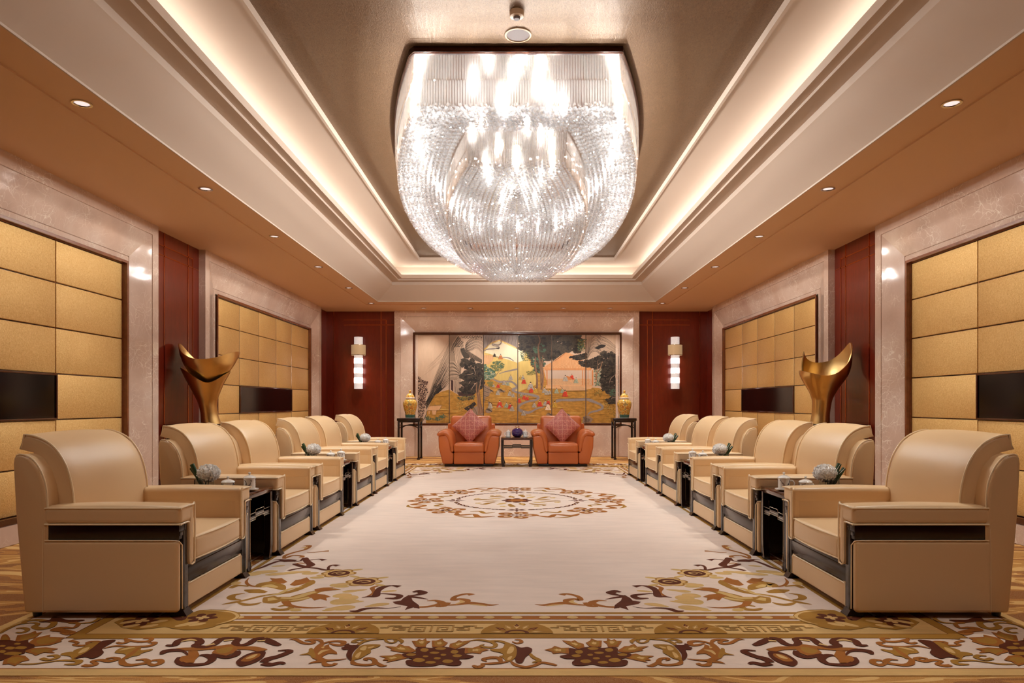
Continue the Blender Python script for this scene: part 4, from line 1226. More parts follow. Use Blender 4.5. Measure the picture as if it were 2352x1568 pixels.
S4([(1500,455),(1560,448),(1605,432),(1570,420),(1530,428)], [.02,.03,.06,.05,.02], H2, 'brown')
S4([(1500,460),(1570,468),(1645,482)], [.04,.03,.004], H2, 'brown')
S4([(1055,568),(1110,570),(1170,552),(1260,546),(1350,548),(1440,536)], [.01,.04,.035,.02,.01,.005], H2, 'brown')
S4([(1540,540),(1640,536),(1720,520),(1745,505),(1700,490),(1635,492)], [.03,.03,.04,.05,.03,.01], H1, 'orange')
S4([(1700,535),(1760,530),(1800,505)], [.02,.04,.03], H1, 'orange')
S4([(1780,525),(1860,520),(1950,508),(2040,514),(2110,524),(2175,518)], [.02,.03,.05,.03,.03,.004], H1, 'orange')
S4([(1940,508),(1935,488),(1880,478),(1835,485),(1845,462),(1900,445),(1945,440),(1975,448)], [.02,.045,.03,.04,.03,.03,.03,.05], H1, 'orange')
S4([(1960,520),(2040,524),(2090,532)], [.01,.025,.004], H1-.0001, 'beige'); S4([(1850,518),(1900,500),(1880,486)], [.01,.03,.01], H2, 'beige')
# big lily
S4([(95,520),(180,505),(280,485),(400,455),(520,440),(640,415),(760,360),(780,335)], [.006,.04,.03,.03,.04,.05,.06,.005], H1, 'gold')
S4([(420,455),(520,440),(600,405),(700,385)], [.01,.03,.03,.005], H2, 'light')
S4([(500,470),(620,480),(720,455),(800,425),(900,405),(990,408)], [.04,.13,.12,.06,.05,.004], H1, 'gold')
S4([(540,470),(640,470),(740,440),(830,415)], [.02,.05,.05,.01], H2, 'light'); S4([(600,490),(700,478),(780,455)], [.01,.04,.01], H2, 'light')
P4([(720,450),(800,440),(870,445),(915,462),(880,470),(885,492),(835,478),(790,490),(770,470)], H2, 'orange')
P4([(790,405),(860,392),(950,390),(900,402),(985,410),(880,418),(800,425)], H2, 'orange')
P4([(605,372),(650,335),(690,330),(735,315),(755,335),(780,338),(700,368),(640,380)], H1, 'orange')
P4([(455,320),(500,325),(545,320),(590,350),(560,362),(500,362),(440,350),(475,340)], H1, 'orange')
S4([(300,320),(280,350),(310,378),(400,388)], [.004,.02,.025,.02], H1, 'orange')
S4([(380,388),(430,365),(520,385),(560,410)], [.06,.11,.09,.02], H1, 'gold'); S4([(400,390),(450,378),(510,392)], [.02,.06,.02], H2, 'light')
S4([(265,410),(340,418),(430,428)], [.01,.09,.03], H1, 'gold')
S4([(450,460),(480,490),(530,500)], [.06,.12,.06], H1, 'gold'); S4([(460,470),(480,488)], [.03,.06], H2, 'light')
S4([(270,435),(190,448),(165,465),(180,480),(240,486)], [.01,.04,.05,.04,.01], H1, 'gold')
S4([(160,398),(200,380),(240,378),(300,383)], [.03,.05,.03,.02], H1, 'gold')
S4([(210,500),(270,520),(340,518),(395,502)], [.01,.04,.04,.004], H1, 'gold')
S4([(575,495),(600,525),(680,540),(780,545),(885,538)], [.05,.04,.03,.02,.004], H1, 'orange')
S4([(470,548),(520,560),(590,555),(620,535),(580,525),(520,535)], [.02,.04,.05,.03,.03,.02], H1, 'gold'); S4([(620,550),(650,560),(690,565)], [.03,.06,.02], H1, 'light')
for (a, b_, rx, ry) in ((340,290,.05,.05), (420,275,.09,.05), (520,290,.09,.04), (620,280,.07,.04), (700,275,.06,.03), (760,285,.06,.04), (860,300,.05,.03), (930,265,.06,.03), (200,360,.03,.05), (990,370,.06,.04), (940,375,.03,.04), (1060,420,.05,.03), (1130,412,.05,.02), (1000,452,.06,.05), (1050,470,.06,.06), (1030,500,.08,.05), (970,500,.05,.06), (1090,500,.06,.02), (1010,545,.07,.05), (950,550,.06,.03), (900,562,.04,.02), (1280,520,.06,.03), (1230,530,.05,.02), (1350,420,.05,.02), (520,230,.05,.02)):
    p = c4([(a, b_)])[0]; disc(p, rx, ry, H1-.0002, 'light', n=14, rot=.3); disc((p[0]+.01, p[1]+.006), rx*.8, ry*.6, H1-.00012, 'beige', n=12, rot=.3)
# dotted band beads
def beads(y):
    k_ = 0
    while k_*.156 < RX-.9:
        disc((k_*.156, y), .032, .024, H1, 'beige', n=14, mx=k_ > 0); k_ += 1
beads(RY0+.810)
yy = RY0+.95
while yy < RC:
    disc((RX-.810, yy), .024, .032, H1, 'beige', n=12); yy += .156
# half medallions on the meander band and the key-fret
def half_med(cx, y0, rot=False, **kw):
    def T(a, b_): return (cx+a, y0+b_) if not rot else (RX-(y0-RY0)-b_, cx+a)
    arc = [T(.19*cos(pi*k/20), .185*sin(pi*k/20)) for k in range(21)]
    sym(arc, H1, 'gold', **kw)
    sym([T(.065*cos(pi*k/12), .055*sin(pi*k/12)) for k in range(13)], H2, 'brown', **kw)
    sym([T(.045*cos(pi*k/12), .036*sin(pi*k/12)) for k in range(13)], H3, 'gold', **kw)
    for j in range(7):
        a = pi*(j+.5)/7; c_, s2 = cos(a), sin(a); r0, r1, r2 = .072, .105, .15
        sym([T(r0*c_, r0*s2), T(r1*cos(a-.16), r1*sin(a-.16)), T(r2*c_, r2*s2), T(r1*cos(a+.16), r1*sin(a+.16))], H2, 'brown' if j % 2 else 'tan', **kw)
        sym([T(.08*c_, .08*s2), T(.1*cos(a-.08), .1*sin(a-.08)), T(.128*c_, .128*s2), T(.1*cos(a+.08), .1*sin(a+.08))], H3, 'orange' if j % 2 else 'beige', **kw)
    sym([T(-.02, .12), T(0, .07), T(.02, .12), T(0, .10)], H3, 'beige', **kw)
def fret(cx, y0, rot=False):
    def T(a, b_): return (cx+a, y0+b_) if not rot else (RX-(y0-RY0)-b_, cx+a)
    def path(pts):
        for (a, b_), (c, d) in zip(pts, pts[1:]):
            t = .0055
            x0, x1 = sorted((a, c)); z0, z1 = sorted((b_, d))
            sym([T(x0-t, z0-t), T(x1+t, z0-t), T(x1+t, z1+t), T(x0-t, z1+t)], H1, 'gold')
            sym([T(x0-t, z0-t+.002), T(x1+t, z0-t+.002), T(x1+t-.004, z1+t), T(x0-t, z1+t)], H2, 'tan')
    for s_ in (-1, 1):
        path([(s_*a, b_) for a, b_ in [(.0, .03), (.0, .13), (.115, .13), (.115, .03), (.035, .03), (.035, .10), (.085, .10), (.085, .06), (.06, .06)]])
        path([(s_*a, b_) for a, b_ in [(.115, .10), (.20, .10), (.20, .055), (.14, .055), (.14, .078), (.17, .078)]])
        path([(s_*a, b_) for a, b_ in [(.17, .12), (.235, .12), (.235, .09), (.27, .09)]])
ym = RY0+.545
half_med(0, ym, mx=False); half_med(.91, ym)
half_med(1.82-.12, ym) if False else None
fret(.455, ym); fret(1.31, ym)
cc = RY0+1.6
while cc < RC:
    half_med(cc, ym, True); fret(cc+.455, ym, True); cc += .91
# corner cloud with dark blossoms
c6 = lambda L_: [FL(a/3.793, 1390+b_/3.793) for a, b_ in L_]
sym(c6([(995,150),(1060,195),(1200,217),(1340,203),(1440,190),(1500,205),(1600,218),(1740,215),(1850,196),(1900,175),(2000,150),(2080,115),(2096,90),(2060,60),(1960,42),(1840,40),(1740,45),(1640,80),(1400,95),(1100,110)]), H1, 'gold')
stroke(c6([(1880,170),(2000,140),(2070,100),(2020,65),(1900,52),(1780,50)]), [.004,.02,.025,.02,.02,.004], H2, 'beige')
for (a, b_, r_) in ((1765,112,.085), (1230,140,.10)):
    p = c6([(a, b_)])[0]; scallop(p, r_, 6, .45, H2, 'brown'); scallop(p, r_*.45, 4, .6, H3, 'beige')
for (a, b_) in ((1660,160),(1720,170),(1600,175),(1120,150),(1140,185),(1300,185),(1390,145)):
    disc(c6([(a, b_)])[0], .045, .022, H2, 'beige', rot=.6, n=12)
stroke(c6([(1490,95),(1540,110),(1580,130),(1620,100)]), [.02,.06,.05,.02], H2, 'brown')
# ---- flower band, near end
c5 = lambda L_: [FL(600+a/3.92, 1390+b_/3.92) for a, b_ in L_]
def S5(pts, ws, h, c): stroke(c5(pts), ws, h, c, mx=True)
def SMO(p): return [(v.x, v.y) for v in crom([(a, b_, 0) for a, b_ in p], 4, True)]
def P5(pts, h, c): sym(c5(pts) if c == 'orange' else SMO(c5(pts)), h, c)
# lotus
for pt in ([(1390,378),(1355,325),(1400,325),(1420,308),(1450,318),(1485,300),(1490,325),(1525,328),(1490,350),(1480,380)],
           [(1540,378),(1535,322),(1575,322),(1630,303),(1645,325),(1680,340),(1650,372),(1600,385)],
           [(1690,380),(1700,350),(1745,340),(1780,318),(1810,330),(1895,318),(1850,350),(1800,375),(1750,400)],
           [(1400,415),(1330,372),(1290,370),(1245,350),(1215,378),(1110,370),(1180,400),(1160,410),(1260,428),(1350,430)],
           [(1830,385),(1900,388),(1960,370),(1990,390),(2055,405),(1990,420),(1975,440),(1900,432),(1830,440)],
           [(1290,450),(1230,440),(1180,455),(1060,460),(1120,480),(1090,500),(1150,500),(1120,520),(1220,500),(1320,478)]):
    P5(pt, H1, 'orange')
    cx = sum(a for a, b_ in pt)/len(pt); cy_ = sum(b_ for a, b_ in pt)/len(pt)
    P5([(cx+(a-cx)*.66, cy_+(b_-cy_)*.66) for a, b_ in pt], H1+.0001, 'gold')
    P5([(cx+(a-cx)*.3, cy_+(b_-cy_)*.3) for a, b_ in pt], H1+.0002, 'beige')
P5([(1268,448),(1300,432),(1390,430),(1390,395),(1440,380),(1530,388),(1590,380),(1690,382),(1750,400),(1830,390),(1835,440),(1915,462),(1860,485),(1780,490),(1805,520),(1780,545),(1700,548),(1620,535),(1560,550),(1440,556),(1330,548),(1300,520),(1310,500),(1365,490),(1290,470)], H2, 'brown')
for (a, b_, w_, h_) in ((1470,408,38,16),(1615,395,50,12),(1740,425,36,16),(1350,450,44,12),(1560,433,44,10),(1640,452,26,9),(1765,460,44,12),(1480,465,26,8),(1585,483,32,10),(1420,500,55,18),(1680,510,50,16),(1525,520,48,12)):
    P5([(a-w_, b_), (a-w_*.4, b_-h_), (a+w_*.6, b_-h_*.8), (a+w_, b_), (a+w_*.3, b_+h_), (a-w_*.6, b_+h_*.8)], H3, 'gold')
# leaf scroll with dark calyx left of the lotus
P5([(720,385),(745,378),(760,355),(790,348),(800,362),(880,365),(850,400),(820,440),(812,500),(780,485),(765,450),(780,405),(740,405)], H2, 'brown')
P5([(815,500),(830,440),(880,380),(920,362),(1000,355),(1075,360),(1040,385),(990,400),(985,430),(940,455),(900,480),(850,495)], H1+.0002, 'gold')
P5([(845,470),(865,440),(900,425),(890,455),(870,480)], H3, 'beige'); P5([(890,395),(930,372),(950,380),(935,410),(900,410)], H3, 'beige'); P5([(960,385),(1020,372),(1000,388),(965,395)], H3, 'beige')
S5([(820,490),(830,525),(900,540),(990,538),(1025,520),(1010,490),(960,480),(930,490),(960,500)], [.01,.035,.03,.03,.035,.03,.03,.02,.01], H1, 'orange')
S5([(1010,500),(1050,530),(1090,548),(1135,545)], [.02,.03,.035,.004], H1, 'orange')
S5([(870,365),(900,340),(960,320),(1050,308),(1150,302),(1220,305),(1265,325),(1260,345)], [.02,.03,.03,.025,.03,.03,.03,.01], H1, 'gold')
S5([(1115,300),(1130,330),(1180,342),(1215,325),(1190,312)], [.02,.02,.02,.02,.01], H1, 'gold')
S5([(960,320),(900,310),(850,318),(830,335),(880,335)], [.01,.03,.03,.03,.01], H1, 'gold')
S5([(250,312),(310,310),(370,340),(440,350),(475,335),(440,322),(400,320),(460,312),(530,318),(550,345)], [.004,.03,.03,.03,.03,.02,.02,.03,.03,.02], H1, 'orange')
S5([(550,350),(600,335),(680,325),(740,335),(725,362),(670,360),(610,345)], [.02,.025,.03,.04,.035,.03,.01], H1, 'orange')
S5([(550,345),(520,380),(490,430),(500,470),(570,500),(680,495),(770,485)], [.03,.05,.05,.05,.04,.02,.006], H1, 'orange')
P5([(490,440),(520,390),(560,372),(610,355),(615,380),(640,400),(680,425),(685,445),(640,440),(600,440),(560,460),(530,480)], H1+.0001, 'orange')
P5([(510,440),(545,410),(620,405),(560,425),(520,450)], H3, 'beige'); P5([(540,385),(570,375),(560,392)], H3, 'beige')
P5([(340,452),(420,430),(430,398),(460,390),(480,430),(490,470),(460,480),(430,450)], H1, 'gold')
S5([(425,530),(480,515),(560,505),(590,500)], [.004,.03,.05,.04], H1, 'orange')
S5([(560,510),(580,540),(640,542),(675,525)], [.02,.04,.03,.03], H1, 'orange')
# middle leaf between the two lotuses (not mirrored)
def Sm(pts, ws, h, c): stroke(c5(pts), ws, h, c, mx=False)
def Pm(pts, h, c): sym(SMO(c5(pts)), h, c, mx=False)
Pm([(2250,350),(2300,370),(2340,385),(2400,380),(2440,400),(2420,440),(2380,470),(2350,520),(2300,520),(2280,470),(2290,420)], H2, 'brown')
Pm([(2060,400),(2150,395),(2180,380),(2200,350),(2270,360),(2300,400),(2295,460),(2260,500),(2210,510),(2180,480),(2140,465),(2180,450),(2150,430),(2090,418)], H1+.0003, 'gold')
Pm([(2240,380),(2275,385),(2270,420),(2240,440),(2210,435)], H3, 'beige'); Pm([(2230,470),(2260,465),(2240,495),(2215,495)], H3, 'beige')
Sm([(1880,322),(1960,315),(2060,330),(2110,355),(2090,380),(2030,382),(1975,368),(2010,355)], [.01,.03,.03,.03,.03,.03,.02,.01], H1, 'gold')
Sm([(2060,325),(2140,325),(2210,345),(2260,370)], [.02,.03,.03,.03], H1, 'gold')
Sm([(2260,330),(2300,345),(2340,335),(2330,315),(2280,312)], [.01,.02,.03,.02,.01], H1, 'orange')
Sm([(1905,545),(1950,560),(1995,545),(1985,530),(2060,528),(2160,520),(2240,505)], [.02,.04,.03,.01,.03,.03,.01], H1, 'orange')
Sm([(2160,520),(2140,480),(2070,475),(2000,490),(2030,510)], [.02,.035,.04,.03,.01], H1, 'orange')
Sm([(2245,505),(2290,540),(2380,560),(2460,545),(2520,520),(2600,530),(2660,545)], [.01,.03,.03,.03,.03,.03,.02], H1, 'orange')
Sm([(2400,420),(2450,470),(2500,500),(2440,520)], [.01,.03,.035,.01], H1, 'gold')
# ribbon knot at the side
def S6(pts, ws, h, c): stroke(c6(pts), ws, h, c)
def P6(pts, h, c): sym(c6(pts) if c == 'orange' and len(pts) > 7 else SMO(c6(pts)), h, c)
S6([(1445,352),(1520,350),(1560,310),(1640,295),(1720,300),(1740,330),(1700,355),(1780,368),(1860,345),(1930,298),(2010,292),(2070,300),(2050,330),(2080,352),(2160,340),(2230,298),(2300,290)], [.02,.05,.05,.04,.05,.06,.05,.05,.05,.05,.04,.05,.05,.04,.05,.05,.04], H2, 'brown')
S6([(2300,292),(2352,318),(2400,340),(2440,352)], [.04,.06,.05,.03], H2, 'brown')
S6([(1580,320),(1650,305),(1715,312)], [.01,.035,.01], H3, 'beige'); S6([(1790,358),(1870,340)], [.01,.03], H3, 'beige'); S6([(1950,312),(2040,302)], [.03,.02], H3, 'beige'); S6([(2240,315),(2310,312)], [.02,.03], H3, 'beige')
S6([(1410,430),(1440,405),(1520,395),(1600,405),(1640,440)], [.02,.06,.05,.02,.01], H2, 'brown')
S6([(1480,395),(1580,385),(1700,385),(1820,378),(1960,365),(2060,375),(2200,378),(2300,400)], [.02,.05,.06,.05,.06,.05,.06,.06], H1, 'orange')
P6([(1640,405),(1720,400),(1740,440),(1700,480),(1690,505),(1590,505),(1560,480),(1580,450),(1640,440)], H1+.0001, 'orange')
S6([(1560,455),(1550,490),(1600,518),(1700,522),(1800,510),(1850,470),(1800,440),(1740,440)], [.02,.04,.045,.04,.04,.05,.04,.02], H2, 'brown')
S6([(1840,430),(1900,445),(1990,455),(2060,430),(2070,400)], [.03,.04,.05,.05,.03], H2, 'brown'); P6([(1850,410),(1960,350),(2070,350),(2060,400),(1980,440),(1880,440)], H1+.0002, 'orange'); P6([(1880,400),(1960,372),(2030,370),(2000,410),(1920,425)], H2, 'gold')
P6([(2060,490),(2130,440),(2220,410),(2310,405),(2300,450),(2230,500),(2110,535),(2065,520)], H2, 'brown'); P6([(2100,485),(2170,440),(2260,425),(2260,450),(2180,490),(2120,495)], H3, 'orange'); P6([(2140,470),(2200,440),(2245,432),(2200,465)], H3+.0002, 'beige')
S6([(2290,500),(2340,470),(2420,450),(2520,410),(2500,395),(2420,400)], [.05,.06,.05,.05,.03,.01], H2, 'brown')
S6([(2290,510),(2360,520),(2440,505),(2480,515)], [.05,.05,.04,.02], H2, 'brown')
# leaf & scrolls toward the corner
P6([(640,470),(720,430),(800,380),(880,320),(960,305),(1010,308),(950,345),(890,385),(905,415),(860,450),(800,468),(740,455)], H2, 'brown')
P6([(660,440),(640,400),(720,370),(800,330),(850,325),(870,345),(800,390),(740,430)], H1+.0002, 'gold'); P6([(680,425),(720,385),(780,370),(750,405)], H3, 'beige')
S6([(610,310),(680,330),(640,345),(700,355),(770,345),(760,325),(840,320),(890,325)], [.03,.02,.02,.03,.03,.02,.03,.01], H1, 'orange')
S6([(640,295),(760,290),(900,290),(1000,290),(1080,292)], [.02,.02,.02,.02,.02], H1, 'gold')
S6([(900,380),(1000,358),(1120,362),(1230,362),(1310,355),(1350,330),(1290,325)], [.01,.025,.02,.03,.035,.035,.015], H1, 'orange')
S6([(1090,292),(1110,320),(1060,335),(1020,325)], [.02,.035,.03,.02], H1, 'orange'); S6([(1100,300),(1200,320),(1290,315),(1320,292),(1250,290)], [.02,.03,.035,.03,.02], H1, 'orange')
P6([(1000,410),(1060,375),(1220,370),(1230,395),(1320,385),(1325,395),(1240,420),(1210,440),(1150,450),(1100,470),(1090,430),(1020,420)], H1+.0001, 'gold'); S6([(1060,480),(1140,430),(1210,375)], [.02,.035,.02], H2, 'orange'); P6([(1040,400),(1100,375),(1180,372),(1080,395)], H3, 'beige')
S6([(720,525),(780,530),(840,515),(800,490),(880,480),(960,490),(1030,470),(980,460),(920,470)], [.03,.04,.03,.02,.035,.04,.03,.03,.015], H1, 'orange')
S6([(1060,470),(1070,510),(1130,525),(1220,515),(1290,500),(1260,475),(1180,480)], [.03,.04,.035,.035,.04,.03,.01], H1, 'orange'); S6([(1290,510),(1340,525),(1400,505),(1390,480),(1320,485)], [.02,.035,.04,.035,.02], H1, 'orange')
S6([(150,515),(280,515),(400,500),(520,485),(620,485),(690,490),(660,515),(560,518)], [.008,.02,.02,.02,.03,.04,.04,.01], H1, 'gold')
S6([(360,465),(420,478),(500,460),(480,440),(410,445)], [.03,.03,.03,.03,.015], H1, 'gold'); S6([(530,430),(600,425),(650,440),(640,480)], [.03,.07,.05,.01], H1, 'gold')
# corner lotus
def lot6():
    for pt in ([(130,320),(150,265),(250,250),(310,225),(320,245),(370,235),(310,285),(250,300),(240,315),(200,330)],
               [(250,330),(300,290),(440,258),(430,280),(570,285),(530,305),(540,318),(440,350),(300,362)],
               [(215,410),(240,380),(400,370),(510,382),(450,400),(480,420),(380,415),(310,442),(280,425)],
               [(20,520),(40,460),(150,435),(220,445),(260,480),(190,495),(130,532),(80,515)],
               [(0,310),(20,265),(60,258),(90,300),(60,320),(0,330)]):
        P6(pt, H1, 'orange'); cx = sum(a for a, b_ in pt)/len(pt); cy_ = sum(b_ for a, b_ in pt)/len(pt)
        P6([(cx+(a-cx)*.62, cy_+(b_-cy_)*.62) for a, b_ in pt], H1+.0001, 'gold')
    P6([(-60,330),(60,305),(160,320),(240,305),(250,330),(300,350),(290,375),(220,400),(210,425),(120,440),(60,470),(-60,480)], H2, 'brown')
    for (a, b_, w_, h_) in ((20,360,30,8),(85,378,45,12),(180,375,55,13),(20,408,30,12),(110,425,80,14),(150,340,30,8)):
        P6([(a-w_, b_+h_*.5), (a-w_*.2, b_-h_), (a+w_, b_-h_*.5), (a+w_*.4, b_+h_)], H3, 'gold')
lot6()
S6([(0,250),(60,210),(160,170),(280,155),(330,165),(300,190),(360,208),(440,190),(470,150),(400,140),(320,130),(230,140),(210,160),(260,155)], [.01,.03,.02,.02,.03,.04,.05,.05,.04,.04,.04,.04,.03,.01], H1, 'gold')
S6([(140,240),(200,240),(240,215),(200,200),(140,205)], [.02,.03,.03,.03,.02], H1, 'gold')
P6([(340,150),(430,130),(460,105),(520,108),(550,120),(600,130),(740,130),(640,150),(500,145)], H2, 'brown')
S6([(480,205),(560,195),(640,200),(680,165),(620,150),(520,145)], [.01,.03,.03,.03,.03,.01], H1, 'orange'); S6([(530,240),(600,255),(640,240),(560,225),(480,215),(520,200),(590,200)], [.02,.04,.03,.05,.06,.05,.03], H1, 'orange')
S6([(600,158),(700,160),(800,150),(860,120),(850,100)], [.02,.02,.03,.03,.02], H1, 'gold')
# side flower band further up: simple repeating scrolls and lotus (mostly behind chairs)
yy = RY0+1.5
while yy < RC+.2:
    cxs = RX-.279
    scallop((cxs, yy), .13, 9, .35, H1, 'orange'); scallop((cxs, yy), .09, 7, .2, H2, 'brown'); disc((cxs, yy), .03, .03, H3, 'gold')
    stroke([(cxs-.12, yy+.2), (cxs+.1, yy+.3), (cxs+.12, yy+.42), (cxs-.05, yy+.45), (cxs-.12, yy+.6)], [.02, .04, .03, .04, .02], H1, 'gold')
    yy += .95
# ---- centre medallion
MC = (0.0, 8.46)
def pol(r, a): return (MC[0]+r*cos(a), MC[1]+r*sin(a))
nm = dict(mx=False, my=False)
scallop(MC, .19, 8, .3, H2, 'brown', **nm); scallop(MC, .12, 6, .3, H3, 'orange', **nm)
for k_ in range(8):
    a = 2*pi*k_/8+.2
    sym([pol(.22, a), pol(.30, a-.14), pol(.40, a-.05), pol(.44, a), pol(.38, a+.09), pol(.30, a+.14)], H1, 'light' if k_ % 2 else 'gold', **nm)
    sym([pol(.26, a+.02), pol(.31, a-.06), pol(.38, a), pol(.31, a+.08)], H2, 'beige', **nm)
    a2 = a+pi/8
    stroke([pol(.30, a2-.08), pol(.40, a2), pol(.50, a2+.10), pol(.54, a2+.02)], [.01, .04, .04, .01], H1, 'gold', **nm)
    scallop(pol(.52, a2-.12), .045, 5, .3, H1, 'light', **nm)
nl = 56
for k_ in range(nl):
    a = 2*pi*k_/nl; big = k_ % 14 in (0,)
    if k_ % 14 in (1, 13): continue
    if big:
        for j in range(6):
            b_ = a+j*pi/3; c_ = pol(.76, a); sym([c_, (c_[0]+.07*cos(b_-.3), c_[1]+.07*sin(b_-.3)), (c_[0]+.13*cos(b_), c_[1]+.13*sin(b_)), (c_[0]+.07*cos(b_+.3), c_[1]+.07*sin(b_+.3))], H2, 'brown', **nm)
        continue
    c_ = pol(.755, a); disc(c_, .027, .044, H2, 'brown', n=12, rot=a, **nm); disc(c_, .010, .022, H3, 'field' if k_ % 2 else 'gold', n=10, rot=a, **nm)
for k_ in range(8):
    a = 2*pi*k_/8+pi/2
    c_ = pol(1.12, a); br = k_ % 2 == 0
    for j in range(5):
        b_ = a+2*pi*j/5+.3
        p1 = (c_[0]+.07*cos(b_), c_[1]+.07*sin(b_)); rr = .155
        stroke([p1, (c_[0]+rr*cos(b_-.35), c_[1]+rr*sin(b_-.35)), (c_[0]+(rr+.05)*cos(b_), c_[1]+(rr+.05)*sin(b_)), (c_[0]+rr*cos(b_+.35), c_[1]+rr*sin(b_+.35)), p1], [.012, .035, .04, .035, .012], H1, 'orange' if not br else 'orange', **nm)
        disc((c_[0]+.11*cos(b_), c_[1]+.11*sin(b_)), .02, .02, H1, 'light', n=10, **nm)
    if br:
        for u in range(-2, 3):
            for v_ in range(-2, 3):
                if (u+v_) % 2 == 0 and abs(u)+abs(v_) < 4: disc((c_[0]+u*.042, c_[1]+v_*.042), .026, .026, H2, 'brown', n=4, **nm)
    else: scallop(c_, .075, 5, .4, H2, 'brown', **nm); scallop(c_, .03, 5, .3, H3, 'beige', **nm)
    a1 = a+pi/8
    stroke([pol(1.14, a+.17), pol(1.28, a1-.12), pol(1.16, a1-.02), pol(1.30, a1+.08), pol(1.22, a1+.2)], [.01, .05, .03, .05, .012], H1, 'orange', **nm)
    stroke([pol(1.02, a1-.14), pol(.95, a1-.05), pol(1.05, a1+.05), pol(.96, a1+.14)], [.01, .03, .035, .01], H1, 'gold', **nm)
    stroke([pol(1.34, a1-.10), pol(1.36, a1), pol(1.30, a1+.12)], [.01, .03, .01], H1, 'gold', **nm)
rg = rug.build('area_rug', None, smooth=False, recalc=False)
# force every pattern face upward
me = rg.data; bm = bmesh.new(); bm.from_mesh(me)
fl = [f for f in bm.faces if f.normal.z < -.5 and f.calc_center_median().z > -.003]; bmesh.ops.reverse_faces(bm, faces=fl); bm.to_mesh(me); bm.free()
tag(rg, 'large carved wool rug with rose beige field, gold scroll border and round centre medallion', 'rug')
# ================================================================== PAINTED SIX-PANEL SCREEN
def paintmat(name, col, vary=.1, rough=.45, metal=0, sc_=18, st=(1, 1, .25), coat=.15):
    m, nt, b = newmat(name); c = lin(col)
    f = noise(nt, coords(nt, st), sc_, 4, .6)
    nt.links.new(ramp(nt, f, [(.3, tuple(x*(1-vary) for x in c)), (.7, tuple(min(1, x*(1+vary)) for x in c))]), b.inputs['Base Color'])
    b.inputs['Roughness'].default_value = rough; b.inputs['Metallic'].default_value = metal; b.inputs['Coat Weight'].default_value = coat
    b.inputs['Coat Roughness'].default_value = .2
    M[name] = m; return m
paintmat('p_sky', (212, 180, 154), .05); paintmat('p_rock', (196, 166, 142), .08); paintmat('p_rockd', (150, 126, 106), .15)
paintmat('p_gold', (198, 148, 70), .32, .35, .35, 9, (1, 1, 2.5)); paintmat('p_goldd', (142, 98, 36), .2, .4, .3, 14, (.5, 1, 2))
paintmat('p_goldl', (232, 200, 120), .12, .3, .35, 7); paintmat('p_glare', (250, 238, 204), .04, .3, .1)
paintmat('p_ink', (32, 26, 22), .5, .5); paintmat('p_inks', (64, 54, 44), .5, .5, 0, 25, (1, 1, 1)); paintmat('p_grey', (150, 138, 134), .1)
paintmat('p_bark', (150, 112, 84), .3, .5, 0, 40); paintmat('p_green', (74, 104, 82), .35, .5, 0, 50, (1, 1, 1)); paintmat('p_olive', (128, 122, 66), .3, .5, 0, 50, (1, 1, 1))
paintmat('p_orange', (206, 128, 70), .1); paintmat('p_tile', (226, 176, 128), .08); paintmat('p_wall', (206, 180, 160), .04); paintmat('p_floor', (214, 174, 132), .06)
paintmat('p_red', (206, 62, 36), .15); paintmat('p_robe', (176, 166, 152), .15); paintmat('p_yellow', (204, 162, 60), .12); paintmat('p_skin', (236, 206, 176), .05); paintmat('p_plum', (70, 44, 40), .3); paintmat('p_teal', (158, 164, 140), .12)
shapes = []          # (layer, colour, polygon in drawing units)
def PP_(pts, lay, c): shapes.append((lay, c, [(a, b_) for a, b_ in pts]))
def PS(pts, ws, lay, c, k=4):
    P = crom([(a, b_, 0) for a, b_ in pts], k); n = len(P); L_, R_ = [], []
    for i in range(n):
        t = P[min(i+1, n-1)]-P[max(i-1, 0)]
        if t.length < 1e-9: t = Vector((1, 0, 0))
        t.normalize(); u = i/(n-1)*(len(ws)-1); a = int(min(u, len(ws)-2)); w_ = ws[a]*(1-(u-a))+ws[a+1]*(u-a)
        L_.append((P[i].x-t.y*w_/2, P[i].y+t.x*w_/2)); R_.append((P[i].x+t.y*w_/2, P[i].y-t.x*w_/2))
    for i in range(n-1): PP_([L_[i], L_[i+1], R_[i+1], R_[i]], lay, c)
rp = random.Random(5)
def blob(cx, cyy, r, lay, c, n=10, sq=.8, jag=.42):
    ph = rp.uniform(0, 6)
    PP_([(cx+r*(1+rp.uniform(-jag, jag))*cos(2*pi*k/n+ph), cyy+sq*r*(1+rp.uniform(-jag, jag))*sin(2*pi*k/n+ph)) for k in range(n)], lay, c)
def guide(A, B, n, ws, lay, c, jit=6, skip=0, cols=None, t0=0, t1=1):
    """fan of brush lines interpolated between two guide curves"""
    for i in range(n):
        if rp.random() < skip: continue
        u = (i+.5)/n; s0 = rp.uniform(0, .25) if t0 == 0 else t0; s1 = rp.uniform(.7, 1) if t1 == 1 else t1
        pts = [(a[0]*(1-u)+b_[0]*u+rp.uniform(-jit, jit), a[1]*(1-u)+b_[1]*u+rp.uniform(-jit, jit)) for a, b_ in zip(A, B)]
        m_ = len(pts)
        PS(pts, ws, lay, cols[i % len(cols)] if cols else c, 3)
